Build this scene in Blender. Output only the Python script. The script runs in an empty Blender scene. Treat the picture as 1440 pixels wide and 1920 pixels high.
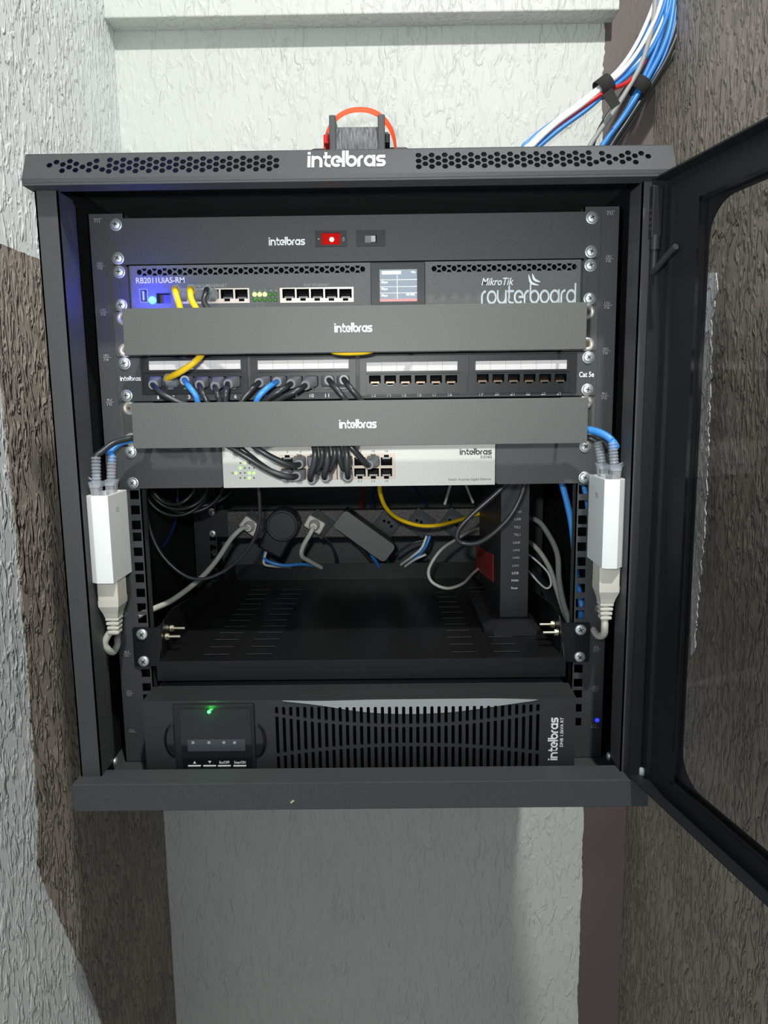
import bpy, bmesh, math, random
from mathutils import Vector, Matrix, noise
random.seed(7)
S = bpy.context.scene
COL = S.collection
R = math.radians

# ------------------------------------------------------------------ camera
CAM = Vector((.0314, -.7440, .3510)); YAW, PITCH, ROLL, FPX = -.0070, .1491, -.0128, 1357.6
_cy, _sy, _cp, _sp, _cr, _sr = math.cos(YAW), math.sin(YAW), math.cos(PITCH), math.sin(PITCH), math.cos(ROLL), math.sin(ROLL)
FW = Vector((_sy*_cp, _cy*_cp, -_sp)); _r = Vector((_cy, -_sy, 0)); _u = _r.cross(FW)
RT = _cr*_r + _sr*_u; UP = -_sr*_r + _cr*_u
cd = bpy.data.cameras.new('camera'); cam = bpy.data.objects.new('camera', cd); COL.objects.link(cam)
cd.sensor_fit = 'AUTO'; cd.sensor_width = 36; cd.lens = FPX*36/1920; cd.clip_start = .01
cam.matrix_world = Matrix(((RT.x, UP.x, -FW.x, CAM.x), (RT.y, UP.y, -FW.y, CAM.y), (RT.z, UP.z, -FW.z, CAM.z), (0, 0, 0, 1)))
S.camera = cam
# ------------------------------------------------------------------ world, lights, exposure
S.view_settings.view_transform = 'Standard'; S.view_settings.look = 'None'
S.view_settings.gamma = 1; S.view_settings.use_curve_mapping = False
S.view_settings.exposure = 0.0
w = bpy.data.worlds.new('room_light'); S.world = w; w.use_nodes = True
w.node_tree.nodes['Background'].inputs[0].default_value = (.86, .93, 1, 1)
w.node_tree.nodes['Background'].inputs[1].default_value = .66
def area(name, loc, target, size, energy, col):
    l = bpy.data.lights.new(name, 'AREA'); l.shape = 'DISK'; l.size = size; l.energy = energy; l.color = col
    o = bpy.data.objects.new(name, l); COL.objects.link(o); o.location = loc
    o.rotation_euler = (Vector(target)-Vector(loc)).to_track_quat('-Z', 'Y').to_euler(); return o
area('ceiling_lamp', (.36, -1.25, 2.10), (0, .1, .3), .08, 42, (1, 1, .96))
sl = bpy.data.lights.new('hand_lamp', 'SPOT'); sl.energy = 16; sl.color = (.97, 1, .98); sl.shadow_soft_size = .012; sl.spot_size = R(80); sl.spot_blend = .95
so_ = bpy.data.objects.new('hand_lamp', sl); COL.objects.link(so_); so_.location = (0, -.70, .40)
so_.rotation_euler = (Vector((0, 0, .47))-Vector((0, -.70, .40))).to_track_quat('-Z', 'Y').to_euler()

def P(px, py, y=None, z=None, x=None):
    """where the photograph's pixel meets the real plane x, y or z = const"""
    d = FW + RT*((px-720)/FPX) + UP*((960-py)/FPX)
    if y is not None: t = (y-CAM.y)/d.y
    elif z is not None: t = (z-CAM.z)/d.z
    else: t = (x-CAM.x)/d.x
    return CAM + d*t

# ------------------------------------------------------------------ materials
MATS = {}
def mat(name, col, rough=.5, metal=0, spec=.5, emit=None, es=0, bump=None, speck=0, trans=0, alpha=None, coat=0):
    if name in MATS: return MATS[name]
    m = bpy.data.materials.new(name); m.use_nodes = True; MATS[name] = m
    nt = m.node_tree; b = nt.nodes['Principled BSDF']
    b.inputs['Base Color'].default_value = (*col, 1); b.inputs['Roughness'].default_value = rough
    b.inputs['Metallic'].default_value = metal; b.inputs['Specular IOR Level'].default_value = spec
    b.inputs['Transmission Weight'].default_value = trans; b.inputs['Coat Weight'].default_value = coat
    if alpha is not None: b.inputs['Alpha'].default_value = alpha
    if emit: b.inputs['Emission Color'].default_value = (*emit, 1); b.inputs['Emission Strength'].default_value = es
    if bump or speck:
        tc = nt.nodes.new('ShaderNodeTexCoord')
        n = nt.nodes.new('ShaderNodeTexNoise'); n.inputs['Scale'].default_value = (bump or (900, 0, 0))[0]; n.inputs['Detail'].default_value = 3
        nt.links.new(tc.outputs['Object'], n.inputs['Vector'])
        if bump:
            bp = nt.nodes.new('ShaderNodeBump'); bp.inputs['Strength'].default_value = bump[1]; bp.inputs['Distance'].default_value = bump[2]
            nt.links.new(n.outputs['Fac'], bp.inputs['Height']); nt.links.new(bp.outputs['Normal'], b.inputs['Normal'])
        if speck:
            r = nt.nodes.new('ShaderNodeValToRGB'); r.color_ramp.elements[0].position = .35; r.color_ramp.elements[1].position = .7
            r.color_ramp.elements[0].color = (*[c*(1-speck) for c in col], 1); r.color_ramp.elements[1].color = (*[min(1, c*(1+speck)) for c in col], 1)
            nt.links.new(n.outputs['Fac'], r.inputs['Fac']); nt.links.new(r.outputs['Color'], b.inputs['Base Color'])
    return m
POWDER = mat('black_powder_coat', (.060, .064, .066), .48, spec=.25, bump=(1600, .22, .0003), speck=.18)
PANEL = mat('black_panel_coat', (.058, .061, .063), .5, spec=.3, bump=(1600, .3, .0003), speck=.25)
ROUTERM = mat('router_grey_coat', (.125, .133, .132), .5, spec=.3, bump=(1600, .3, .0003), speck=.2)
COVER = mat('charcoal_cover_coat', (.092, .097, .093), .5, spec=.3, bump=(1700, .22, .0003), speck=.3)
SHELFM = mat('satin_black_steel', (.009, .009, .010), .33, spec=.25, bump=(900, .12, .0002), speck=.25)
BLACKP = mat('black_plastic', (.014, .014, .016), .42, spec=.35)
GREYP = mat('dark_grey_plastic', (.028, .030, .031), .45, spec=.35)
GLOSS = mat('glossy_black_plastic', (.010, .010, .012), .12)
HOLE = mat('dark_interior', (.004, .004, .005), .9, spec=.1)
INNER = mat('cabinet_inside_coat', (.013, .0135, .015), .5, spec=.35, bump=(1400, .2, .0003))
WHITEP = mat('white_plastic', (.80, .82, .80), .35)
BEIGE = mat('beige_plastic', (.62, .60, .53), .45)
CREAM = mat('off_white_cable_sheath', (.58, .58, .52), .42)
GREYC = mat('grey_cable_sheath', (.33, .34, .33), .45)
WHITEC = mat('white_cable_sheath', (.82, .83, .83), .4)
BLUEC = mat('blue_cable_sheath', (.045, .25, .68), .35)
YELC = mat('yellow_cable_sheath', (.85, .56, .01), .38)
BLACKC = mat('black_cable_sheath', (.030, .033, .035), .33)
REDC = mat('red_cable_sheath', (.62, .02, .02), .35)
GREENC = mat('green_cable_sheath', (.02, .22, .06), .4)
ZINC = mat('zinc_plated_steel', (.66, .70, .69), .38, metal=.75, bump=(500, .3, .0003))
NICKEL = mat('nickel_washer', (.50, .48, .44), .45, metal=.6, bump=(900, .3, .0003))
SHIELD = mat('pale_metal_port_shield', (.70, .62, .55), .35, metal=.3)
GOLD = mat('gold_contact', (.45, .42, .36), .3, metal=.9)
PAINTW = mat('white_print', (.80, .82, .82), .6)
DIMW = mat('faint_grey_print', (.34, .35, .35), .6)
PRINTK = mat('black_print', (.02, .02, .02), .6)
LABELS = mat('pale_label_paper', (.60, .58, .58), .55)
SILVER = mat('silver_white_face', (.52, .52, .485), .42, bump=(1200, .15, .0002), speck=.06)
CLEAR = mat('clear_connector_plastic', (.50, .52, .54), .2, alpha=.36)
BOOT = mat('smoky_translucent_boot', (.34, .35, .37), .3, alpha=.82)
BOOTC = mat('clear_ribbed_boot', (.50, .54, .60), .2, alpha=.33)
ORANGE = mat('orange_band', (.88, .085, .010), .5, spec=.25)
REDP = mat('red_plastic', (.60, .02, .012), .5, spec=.25)
CORD = mat('grey_wound_cord', (.15, .155, .16), .75, bump=(700, .8, .001), speck=.5)
_n = CORD.node_tree; _mp = _n.nodes.new('ShaderNodeMapping'); _mp.inputs['Scale'].default_value = (1, .12, .12)
_t = next(q for q in _n.nodes if q.type == 'TEX_NOISE'); _c = next(q for q in _n.nodes if q.type == 'TEX_COORD'); _n.links.new(_c.outputs['Object'], _mp.inputs[0]); _n.links.new(_mp.outputs[0], _t.inputs['Vector'])
VELCRO = mat('black_hook_and_loop', (.035, .034, .034), .85, bump=(1500, 1, .001), speck=.6)
STRIPM = mat('scuffed_black_strip', (.050, .046, .044), .5, bump=(500, .5, .001), speck=.6)
REDLAB = mat('red_label', (.32, .02, .02), .5)
LEDB = mat('blue_light', (.2, .5, 1), .4, emit=(.035, .42, 1), es=6.5)
LEDG = mat('green_light', (.1, .8, .2), .4, emit=(.03, 1, .08), es=8)
LEDL = mat('lit_lime_light', (.5, .9, .2), .4, emit=(.50, 1, .12), es=3.2)
LEDW = mat('lit_pale_light', (.2, .4, .1), .4, emit=(.50, 1, .28), es=.95)
LEDOFF = mat('unlit_green_light', (.06, .22, .03), .3)
LEDDOT = mat('unlit_dark_light', (.05, .07, .04), .4)
REDLAMP = mat('red_lit_rocker', (.15, .002, .002), .6, spec=.08, emit=(1, .0, .0), es=.36)
REDHOT = mat('red_lamp_core', (1, .5, .3), .3, emit=(1, .42, .25), es=5)
BLUESM = mat('small_blue_light', (.02, .02, .6), .3, emit=(.02, .03, 1), es=2.2)

def wall_mat(name, col, dark, strength, dist, rough, spec, scale=150, lo=.46, hi=.66):
    m = bpy.data.materials.new(name); m.use_nodes = True; nt = m.node_tree; b = nt.nodes['Principled BSDF']
    b.inputs['Roughness'].default_value = rough; b.inputs['Specular IOR Level'].default_value = spec
    N = nt.nodes.new; L = nt.links.new
    tc = N('ShaderNodeTexCoord'); mp = N('ShaderNodeMapping'); mp.inputs['Scale'].default_value = (1, 1, .36)
    L(tc.outputs['Object'], mp.inputs['Vector'])
    n = N('ShaderNodeTexNoise'); n.inputs['Scale'].default_value = scale; n.inputs['Detail'].default_value = 2.5; n.inputs['Distortion'].default_value = .9
    L(mp.outputs[0], n.inputs['Vector'])
    rp = N('ShaderNodeValToRGB'); rp.color_ramp.elements[0].position = lo; rp.color_ramp.elements[1].position = hi
    L(n.outputs['Fac'], rp.inputs['Fac'])
    n2 = N('ShaderNodeTexNoise'); n2.inputs['Scale'].default_value = 12; L(tc.outputs['Object'], n2.inputs['Vector'])
    mx = N('ShaderNodeMath'); mx.operation = 'MULTIPLY'; L(rp.outputs['Color'], mx.inputs[0]); L(n2.outputs['Fac'], mx.inputs[1])
    bp = N('ShaderNodeBump'); bp.inputs['Strength'].default_value = strength; bp.inputs['Distance'].default_value = dist
    L(mx.outputs[0], bp.inputs['Height']); L(bp.outputs['Normal'], b.inputs['Normal'])
    cr = N('ShaderNodeValToRGB'); cr.color_ramp.elements[0].color = (*dark, 1); cr.color_ramp.elements[1].color = (*col, 1)
    cr.color_ramp.elements[0].position = .2; cr.color_ramp.elements[1].position = .7
    n3 = N('ShaderNodeTexNoise'); n3.inputs['Scale'].default_value = 5; n3.inputs['Detail'].default_value = 4; L(tc.outputs['Object'], n3.inputs['Vector'])
    L(n3.outputs['Fac'], cr.inputs['Fac']); L(cr.outputs['Color'], b.inputs['Base Color'])
    return m
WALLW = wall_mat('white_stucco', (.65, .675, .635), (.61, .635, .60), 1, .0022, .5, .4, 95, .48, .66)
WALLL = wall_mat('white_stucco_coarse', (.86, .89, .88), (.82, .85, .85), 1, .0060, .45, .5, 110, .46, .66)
WALLB = wall_mat('brown_stucco', (.42, .36, .305), (.30, .25, .212), 1.0, .018, .60, .35, 95, .44, .64)
BROWN = wall_mat('smooth_brown_paint', (.135, .112, .106), (.118, .098, .092), .15, .001, .5, .4)

# ------------------------------------------------------------------ building tools
ORG = {}
def tag(o, label=None, cat=None, group=None, kind=None):
    if label: o['label'] = label
    if cat: o['category'] = cat
    if group: o['group'] = group
    if kind: o['kind'] = kind
    return o
def thing(name, loc, label, cat, group=None):
    o = bpy.data.objects.new(name, None); o.empty_display_size = .02; COL.objects.link(o)
    o.location = loc; ORG[o.name] = Vector(loc); return tag(o, label, cat, group)
class MB:
    def __init__(s): s.v = []; s.f = []; s.smooth = []
    def add(s, vs, fs, sm=False):
        n = len(s.v); s.v += [Vector(q) for q in vs]; s.f += [tuple(i+n for i in f) for f in fs]; s.smooth += [sm]*len(fs); return s
    def box(s, x0, x1, y0, y1, z0, z1, M=None, b=0):
        x0, x1 = min(x0, x1), max(x0, x1); y0, y1 = min(y0, y1), max(y0, y1); z0, z1 = min(z0, z1), max(z0, z1)
        if b:
            bm = bmesh.new(); bmesh.ops.create_cube(bm, size=1)
            for v in bm.verts: v.co = Vector(((x0+x1)/2+v.co.x*(x1-x0), (y0+y1)/2+v.co.y*(y1-y0), (z0+z1)/2+v.co.z*(z1-z0)))
            bmesh.ops.bevel(bm, geom=bm.edges[:], offset=b, segments=2, profile=.5, affect='EDGES')
            bm.verts.index_update(); vs = [v.co.copy() for v in bm.verts]; fs = [[v.index for v in f.verts] for f in bm.faces]; bm.free()
        else:
            vs = [Vector((x, y, z)) for x in (x0, x1) for y in (y0, y1) for z in (z0, z1)]
            fs = [(0, 1, 3, 2), (4, 6, 7, 5), (0, 4, 5, 1), (2, 3, 7, 6), (0, 2, 6, 4), (1, 5, 7, 3)]
        if M: vs = [M @ v for v in vs]
        return s.add(vs, fs)
    def prism(s, pts, a, t0, t1):          # polygon pts in the two other axes, extruded along axis a
        def mk(p, t): q = list(p); q.insert(a, t); return q
        n = len(pts); vs = [mk(p, t0) for p in pts]+[mk(p, t1) for p in pts]
        return s.add(vs, [tuple(range(n)), tuple(range(2*n-1, n-1, -1))]+[(i, (i+1) % n, n+(i+1) % n, n+i) for i in range(n)])
    def cyl(s, a, b, r0, r1=None, n=20, caps=True, sm=True):
        a, b = Vector(a), Vector(b); r1 = r0 if r1 is None else r1; d = (b-a).normalized()
        q = d.orthogonal().normalized(); w_ = d.cross(q)
        vs = [a+(q*math.cos(k*2*math.pi/n)+w_*math.sin(k*2*math.pi/n))*r0 for k in range(n)]+[b+(q*math.cos(k*2*math.pi/n)+w_*math.sin(k*2*math.pi/n))*r1 for k in range(n)]
        s.add(vs, [(i, (i+1) % n, n+(i+1) % n, n+i) for i in range(n)], sm)
        if caps: s.add(vs, [tuple(range(n-1, -1, -1)), tuple(range(n, 2*n))])
        return s
    def lathe(s, c, ax, prof, n=24):       # prof: (distance along ax, radius)
        c = Vector(c); d = Vector(ax).normalized(); q = d.orthogonal().normalized(); w_ = d.cross(q); vs = []; m = len(prof)
        for t, r in prof:
            vs += [c+d*t+(q*math.cos(k*2*math.pi/n)+w_*math.sin(k*2*math.pi/n))*r for k in range(n)]
        fs = [(j*n+i, j*n+(i+1) % n, (j+1)*n+(i+1) % n, (j+1)*n+i) for j in range(m-1) for i in range(n)]
        s.add(vs, fs, True); s.add(vs, [tuple(range(n-1, -1, -1)), tuple(range((m-1)*n, m*n))]); return s
    def tube(s, pts, r, n=10, seg=8, flat=None):
        pts = smooth(pts, seg); T = []
        for i in range(len(pts)):
            T.append((pts[min(i+1, len(pts)-1)]-pts[max(i-1, 0)]).normalized())
        q = T[0].orthogonal().normalized(); vs = []; m = len(pts)
        for i in range(m):
            q = (q-T[i]*q.dot(T[i])).normalized(); b = T[i].cross(q)
            vs += [pts[i]+(q*math.cos(k*2*math.pi/n)+b*math.sin(k*2*math.pi/n))*r for k in range(n)]
        s.add(vs, [(j*n+i, j*n+(i+1) % n, (j+1)*n+(i+1) % n, (j+1)*n+i) for j in range(m-1) for i in range(n)], True)
        s.add(vs, [tuple(range(n-1, -1, -1)), tuple(range((m-1)*n, m*n))]); return s
    def build(s, name, m, parent=None, org=None, label=None):
        me = bpy.data.meshes.new(name)
        o = bpy.data.objects.new(name, me)
        base = ORG[parent.name] if parent else Vector(org if org is not None else (0, 0, 0))
        if parent and org is not None: o.location = Vector(org)-base; base = Vector(org)
        elif not parent: o.location = base
        me.from_pydata([v-base for v in s.v], [], s.f)
        me.polygons.foreach_set('use_smooth', s.smooth); me.materials.append(m); me.validate(); me.update()
        bm = bmesh.new(); bm.from_mesh(me); bmesh.ops.recalc_face_normals(bm, faces=bm.faces[:]); bm.to_mesh(me); bm.free()
        COL.objects.link(o)
        if parent: o.parent = parent
        ORG[o.name] = base.copy()
        if label: o['label'] = label
        return o
def smooth(pts, seg=8):
    pts = [Vector(p) for p in pts]
    if len(pts) < 3 or seg < 2: return pts
    q = [pts[0]*2-pts[1]]+pts+[pts[-1]*2-pts[-2]]; out = []
    for i in range(1, len(q)-2):
        a, b, c, d = q[i-1:i+3]
        for k in range(seg):
            t = k/seg; out.append(.5*((2*b)+(c-a)*t+(2*a-5*b+4*c-d)*t*t+(3*b-a-3*c+d)*t**3))
    out.append(pts[-1]); return out
def curve_mesh(cu):
    o = bpy.data.objects.new('tmp', cu); COL.objects.link(o)
    me = bpy.data.meshes.new_from_object(o.evaluated_get(bpy.context.evaluated_depsgraph_get()))
    bpy.data.objects.remove(o); vs = [v.co.copy() for v in me.vertices]; fs = [tuple(p.vertices) for p in me.polygons]
    bpy.data.meshes.remove(me); return vs, fs
def plate(mb, outer, holes, t, F):
    """flat sheet with real holes; F maps (u, v, n) to the world"""
    cu = bpy.data.curves.new('tmp', 'CURVE'); cu.dimensions = '2D'; cu.fill_mode = 'BOTH'; cu.extrude = t/2
    for pl in [outer]+list(holes):
        sp = cu.splines.new('POLY'); sp.points.add(len(pl)-1); sp.use_cyclic_u = True
        for i, (a, b) in enumerate(pl): sp.points[i].co = (a, b, 0, 1)
    vs, fs = curve_mesh(cu); bpy.data.curves.remove(cu)
    return mb.add([F(*v) for v in vs], fs)
def rect(x0, x1, z0, z1): return [(x0, z0), (x1, z0), (x1, z1), (x0, z1)]
def rrect(x0, x1, z0, z1, r, n=5):
    o = []
    for cx, cz, a in ((x1-r, z1-r, 0), (x0+r, z1-r, 90), (x0+r, z0+r, 180), (x1-r, z0+r, 270)):
        o += [(cx+r*math.cos(R(a+90*k/n)), cz+r*math.sin(R(a+90*k/n))) for k in range(n+1)]
    return o
def hexa(cx, cz, rx, rz): return [(cx+rx*math.cos(R(60*k)), cz+rz*math.sin(R(60*k))/.866) for k in range(6)]
def front(y): return lambda u, v, n: (u, y-n, v)
def text(s, box, y, m, name, parent, bold=0, rot=0, F=None, size=None, label=None, shear=0):
    """lettering printed on a surface, fitted into box = (x0, x1, z0, z1)"""
    cu = bpy.data.curves.new('tmp', 'FONT'); cu.body = s; cu.offset = bold; cu.extrude = 0; cu.shear = shear; cu.resolution_u = 3
    vs, fs = curve_mesh(cu); bpy.data.curves.remove(cu)
    return place_print(vs, fs, box, y, m, name, parent, rot, F, label)
def place_print(vs, fs, box, y, m, name, parent, rot=0, F=None, label=None):
    if rot: vs = [Vector((v.x*math.cos(R(rot))-v.y*math.sin(R(rot)), v.x*math.sin(R(rot))+v.y*math.cos(R(rot)), v.z)) for v in vs]
    a0, a1 = min(v.x for v in vs), max(v.x for v in vs); b0, b1 = min(v.y for v in vs), max(v.y for v in vs)
    x0, x1, z0, z1 = box; F = F or front(y)
    mb = MB(); mb.add([F(x0+(v.x-a0)/(a1-a0)*(x1-x0), z0+(v.y-b0)/(b1-b0)*(z1-z0), .00025+v.z) for v in vs], fs)
    return mb.build(name, m, parent, label=label)
def pbox(px0, py0, px1, py1, y):          # pixel box on the plane y
    a = P(px0, (py0+py1)/2, y=y); b = P(px1, (py0+py1)/2, y=y); c = P((px0+px1)/2, py1, y=y); d = P((px0+px1)/2, py0, y=y)
    return (a.x, b.x, c.z, d.z)
# rounded wordmark drawn with strokes
def arc(cx, cy, r, a0, a1, n=14): return [(cx+r*math.cos(R(a0+(a1-a0)*k/n)), cy+r*math.sin(R(a0+(a1-a0)*k/n))) for k in range(n+1)]
def strokes(paths, wd):
    vs, fs = [], []
    for si, pl in enumerate(paths):
        pts = [Vector((a, b, 0)) for a, b in pl]; n0 = len(vs); m = len(pts)
        for i, p_ in enumerate(pts):
            t1 = (pts[i]-pts[i-1]).normalized() if i else None; t2 = (pts[i+1]-pts[i]).normalized() if i < m-1 else None
            t = ((t1 or t2)+(t2 or t1)).normalized(); nn = Vector((-t.y, t.x, 0)); k = 1/max(.5, nn.dot(Vector((-(t1 or t2).y, (t1 or t2).x, 0))))
            vs += [p_+nn*wd/2*k+Vector((0, 0, si*4e-6)), p_-nn*wd/2*k+Vector((0, 0, si*4e-6))]
        fs += [(n0+2*i, n0+2*i+1, n0+2*i+3, n0+2*i+2) for i in range(m-1)]
    return vs, fs
def wordmark(s, wd=.27):
    x = 0; ps = []; r = .5-wd/2; h = wd/2; H = 1.42
    for c in s:
        if c == 'i': ps += [[(x+h, 0), (x+h, 1)], [(x+h, 1.12), (x+h, 1.12+wd*.9)]]; x += wd+.10
        elif c == 'n': ps += [[(x+h, 0), (x+h, 1)], arc(x+h+r*.95, 1-h-r, r*.95, 180, 0)[3:]+[(x+h+2*r*.95, 0)]]; x += 2*r*.95+wd+.08
        elif c == 't': ps += [[(x+h+.1, 1.3), (x+h+.1, .35)]+arc(x+h+.35, .38, .38-h, 180, 270)+[(x+.66, h)], [(x, 1-h), (x+.66, 1-h)]]; x += .66
        elif c == 'e': ps += [arc(x+.5, .5, r, -45, -320, 20), [(x+.5, .5), (x+1, .5)], arc(x+.5, .5, r, 0, 60)]; x += 1.01
        elif c == 'l': ps += [[(x+h, 0), (x+h, H)]]; x += wd+.08
        elif c == 'b': ps += [[(x+h, .4), (x+h, H)], arc(x+.5, .5, r, 0, 360, 24)]; x += 1.03
        elif c == 'r': ps += [[(x+h, 0), (x+h, .5)]+arc(x+h+r*.9, 1-h-r*.9, r*.9, 180, 85)]; x += .58
        elif c == 'a': ps += [arc(x+.5, .5, r, 0, 360, 24), [(x+1-h, 0), (x+1-h, 1)]]; x += 1.08
        elif c == 'o': ps += [arc(x+.5, .5, r, 0, 360, 24)]; x += 1.02
        elif c == 'u': ps += [[(x+h, 1), (x+h, h+r)]+arc(x+h+r, h+r, r, 180, 360)[1:], [(x+h+2*r, 0), (x+h+2*r, 1)]]; x += 2*r+wd+.06
        elif c == 'd': ps += [[(x+1-h, 0), (x+1-h, H)], arc(x+.5, .5, r, 0, 360, 24)]; x += 1.10
        elif c == 's': ps += [[(x+.80, 1-h), (x+.30, 1-h)]+arc(x+.31, .75-h/2, .25-h/2, 90, 270, 8)[1:-1]+[(x+.31, .5), (x+.52, .5)]+arc(x+.52, .25+h/2, .25-h/2, 90, -90, 8)[1:-1]+[(x+.52, h), (x+.03, h)]]; x += .86
    return strokes(ps, wd)
def logo(box, y, m, parent, rot=0, F=None, s='intelbras', wd=.245, name='logo', label=None):
    vs, fs = wordmark(s, wd); return place_print(vs, fs, box, y, m, name, parent, rot, F, label)

# ------------------------------------------------------------------ the setting
YB, XL, XR = .480, -.388, .456
def jag(n, a): return [random.uniform(-a, a) for _ in range(n)]
def struct(o): o['kind'] = 'structure'; return o
m = MB(); m.box(XL-.02, XR+.02, YB, YB+.02, -1.15, 1.4); wb = struct(m.build('wall_back', WALLW))
# left wall: white in front, brown from the paint line back to the corner
m = MB(); m.box(XL-.02, XL, -.30, YB, -1.15, 1.4); wl = struct(m.build('wall_left', WALLL))
top = [(y, .528+random.uniform(-.0007, .0007)+.0) for y in [.03+.0075*k for k in range(61)] if y < YB]
edge = [(.036, -.175), (.045, -.13), (.0535, .06), (.0545, .2), (.049, .37), (.040, .455), (.034, .52)]
low = [(.20, -.60), (.168, -.52), (.132, -.412), (.064, -.257), (.040, -.20)]
def dens(pl, a):
    o = []
    for (y0, z0), (y1, z1) in zip(pl, pl[1:]):
        k = max(1, int(math.hypot(y1-y0, z1-z0)/.006))
        o += [(y0+(y1-y0)*i/k+random.uniform(-a, a), z0+(z1-z0)*i/k) for i in range(k)]
    return o+[pl[-1]]
poly = [(YB, -1.14), (.42, -1.14)]+dens([(.42, -1.1)]+low+edge, .0012)+top+[(YB, .528)]
m = MB(); plate(m, poly, [], .001, lambda u, v, n: (XL+.0006+n, u, v)); struct(m.build('painted_area', WALLB, wl))
# brown band beside the right corner, ragged where it meets the white
e = []
z = -1.14
while z < 1.39:
    b_ = .3795+.004*noise.noise(Vector((0, 0, z*14)))+random.uniform(-.0009, .0009)
    if z > .72: b_ += -.006*math.sin((z-.72)*9)+.018*max(0, z-.88)+random.uniform(-.0012, .0012)
    e.append((b_, z)); z += .006
poly = e+[(XR, 1.39), (XR, -1.14)]
m = MB(); plate(m, poly, [], .001, lambda u, v, n: (u, YB-.0006-n, v)); struct(m.build('painted_area', BROWN, wb))
m = MB(); m.box(XR, XR+.02, -1.15, YB, -1.15, 1.4); wr = struct(m.build('wall_right', WALLB))
# white streak on the right wall beside the open door
ra = dens([(P(a, b, x=XR).y, P(a, b, x=XR).z) for a, b in ((1343, 512), (1346, 545), (1335, 600), (1334, 700), (1331, 800), (1327, 900), (1322, 1000), (1313, 1100), (1303, 1220))], .0035)
la = [(P(a, b, x=XR).y, P(a, b, x=XR).z) for a, b in ((1296, 1230), (1300, 1000), (1306, 800), (1312, 600), (1322, 512))]
m = MB(); plate(m, ra+la, [], .001, lambda u, v, n: (XR-.0006+n, u, v)); struct(m.build('white_streak', wall_mat('white_streak_finish', (.93, .95, .94), (.88, .90, .90), 1, .012, .5, .4, 110, .44, .64), wr))
# low beam along the top of the back wall
zb = P(680, 26, y=.44).z
m = MB(); m.box(XL, .385, .44, YB, zb, 1.39, b=.002); struct(m.build('trim_1', WALLW, org=(0, .46, zb)))
m = MB(); m.box(XL-.02, XR+.02, -1.15, YB+.02, -1.17, -1.15); struct(m.build('floor', mat('grey_floor', (.3, .3, .29), .5)))

# ------------------------------------------------------------------ the wall cabinet
U = .04445
HW = .278
cab = thing('rack_cabinet', (0, .19, -.037), 'black steel wall-mounted network cabinet with its glass door swung open', 'cabinet')
def hood_face(u, v, n):     # v = 0 at the lower edge, 1 at the top edge of the sloping face
    return (u, -.0935+.0105*v+n, .5435+.0225*v)
m = MB(); holes = []
vz = lambda py, px: (P(px, py, y=-.088).z-.5435)/.0225
x0 = P(92, 305, y=-.088).x
def hexrow(pxa, pxb, mirror):
    n = int(round((pxb-pxa)/12.4)); out = []
    for k in range(n+1):
        px = pxa+(pxb-pxa)*k/n; j = n-k if mirror else k
        # end pattern taken column by column, then the regular honeycomb
        pat = {0: [.5], 1: [.75], 2: [.55, .05], 3: [.8, .32], 4: [.58, .08], 5: [.33], 6: [.55, .05], 7: [.8, .3], 8: [.1]}.get(j)
        if pat is None: pat = [.86, .40, -.06] if (j % 2) else [.63, .17]
        for q in pat: out.append((P(px, 300, y=-.088).x, .30+q*.52))
    return out
for cx, v in hexrow(92, 518, False)+hexrow(785, 1215, True):
    holes.append([(cx+.0028*math.cos(R(60*k)), v+.00235/.0248*math.sin(R(60*k))/.866) for k in range(6)])
plate(m, [(-HW, 0), (HW, 0), (HW, 1), (-HW, 1)], holes, .0012, hood_face)
m.box(-HW, HW, -.0935, -.074, .5385, .5405)                                        # underside lip
m.prism([(-.0943, .5438), (-.0938, .5405), (-.0915, .5388), (-.0900, .5400), (-.0925, .5440)], 0, -HW, HW)
for sx in (-1, 1): m.prism([(-.0935, .540), (-.083, .566), (-.05, .566), (-.05, .540)], 0, sx*HW, sx*(HW-.0015))
m.box(-HW, HW, -.083, YB-.006, .5655, .567)
hood = m.build('top_cover', POWDER, cab)
F = lambda u, v, n: hood_face(u, v, -.0007-n)
a, b, c, d = pbox(577, 291, 723, 317, -.088)
logo((a, b, .30, .98), 0, PAINTW, hood, F=lambda u, v, n: (u, -.0935+.0105*v-.0009-n, .5435+.0225*v))
m = MB()
m.box(-HW, HW, -.0935, -.0645, -.0375, -.0095, b=.0008); m.box(-HW, HW, -.066, YB-.006, -.0375, -.035); m.build('bottom_panel', POWDER, cab)
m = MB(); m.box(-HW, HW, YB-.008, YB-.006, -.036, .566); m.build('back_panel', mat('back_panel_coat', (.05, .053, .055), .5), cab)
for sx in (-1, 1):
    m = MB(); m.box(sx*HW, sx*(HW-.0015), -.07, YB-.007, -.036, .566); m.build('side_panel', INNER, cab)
    m = MB()      # folded front post
    m.box(sx*(HW-.0025), sx*.2552, -.0775, -.0760, -.0095, .5385); m.box(sx*.2552, sx*.2566, -.0775, -.046, -.0095, .5385)
    m.box(sx*.2566, sx*.2600, -.0475, -.0460, -.0095, .5385); m.box(sx*.2600, sx*.2613, -.0475, -.030, -.0095, .5385)
    m.box(sx*(HW-.0025), sx*(HW-.004), -.0775, -.05, -.0095, .5385)
    m.build('front_post', POWDER, cab)
    m = MB(); c = P(*((193, 1428) if sx < 0 else (1158, 1418)), y=-.044); c.x = sx*.2548
    m.lathe(c, (-sx, 0, 0), [(0, .004), (.0015, .004), (.0025, .002)]); m.build('post_screw', ZINC, cab)
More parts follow.
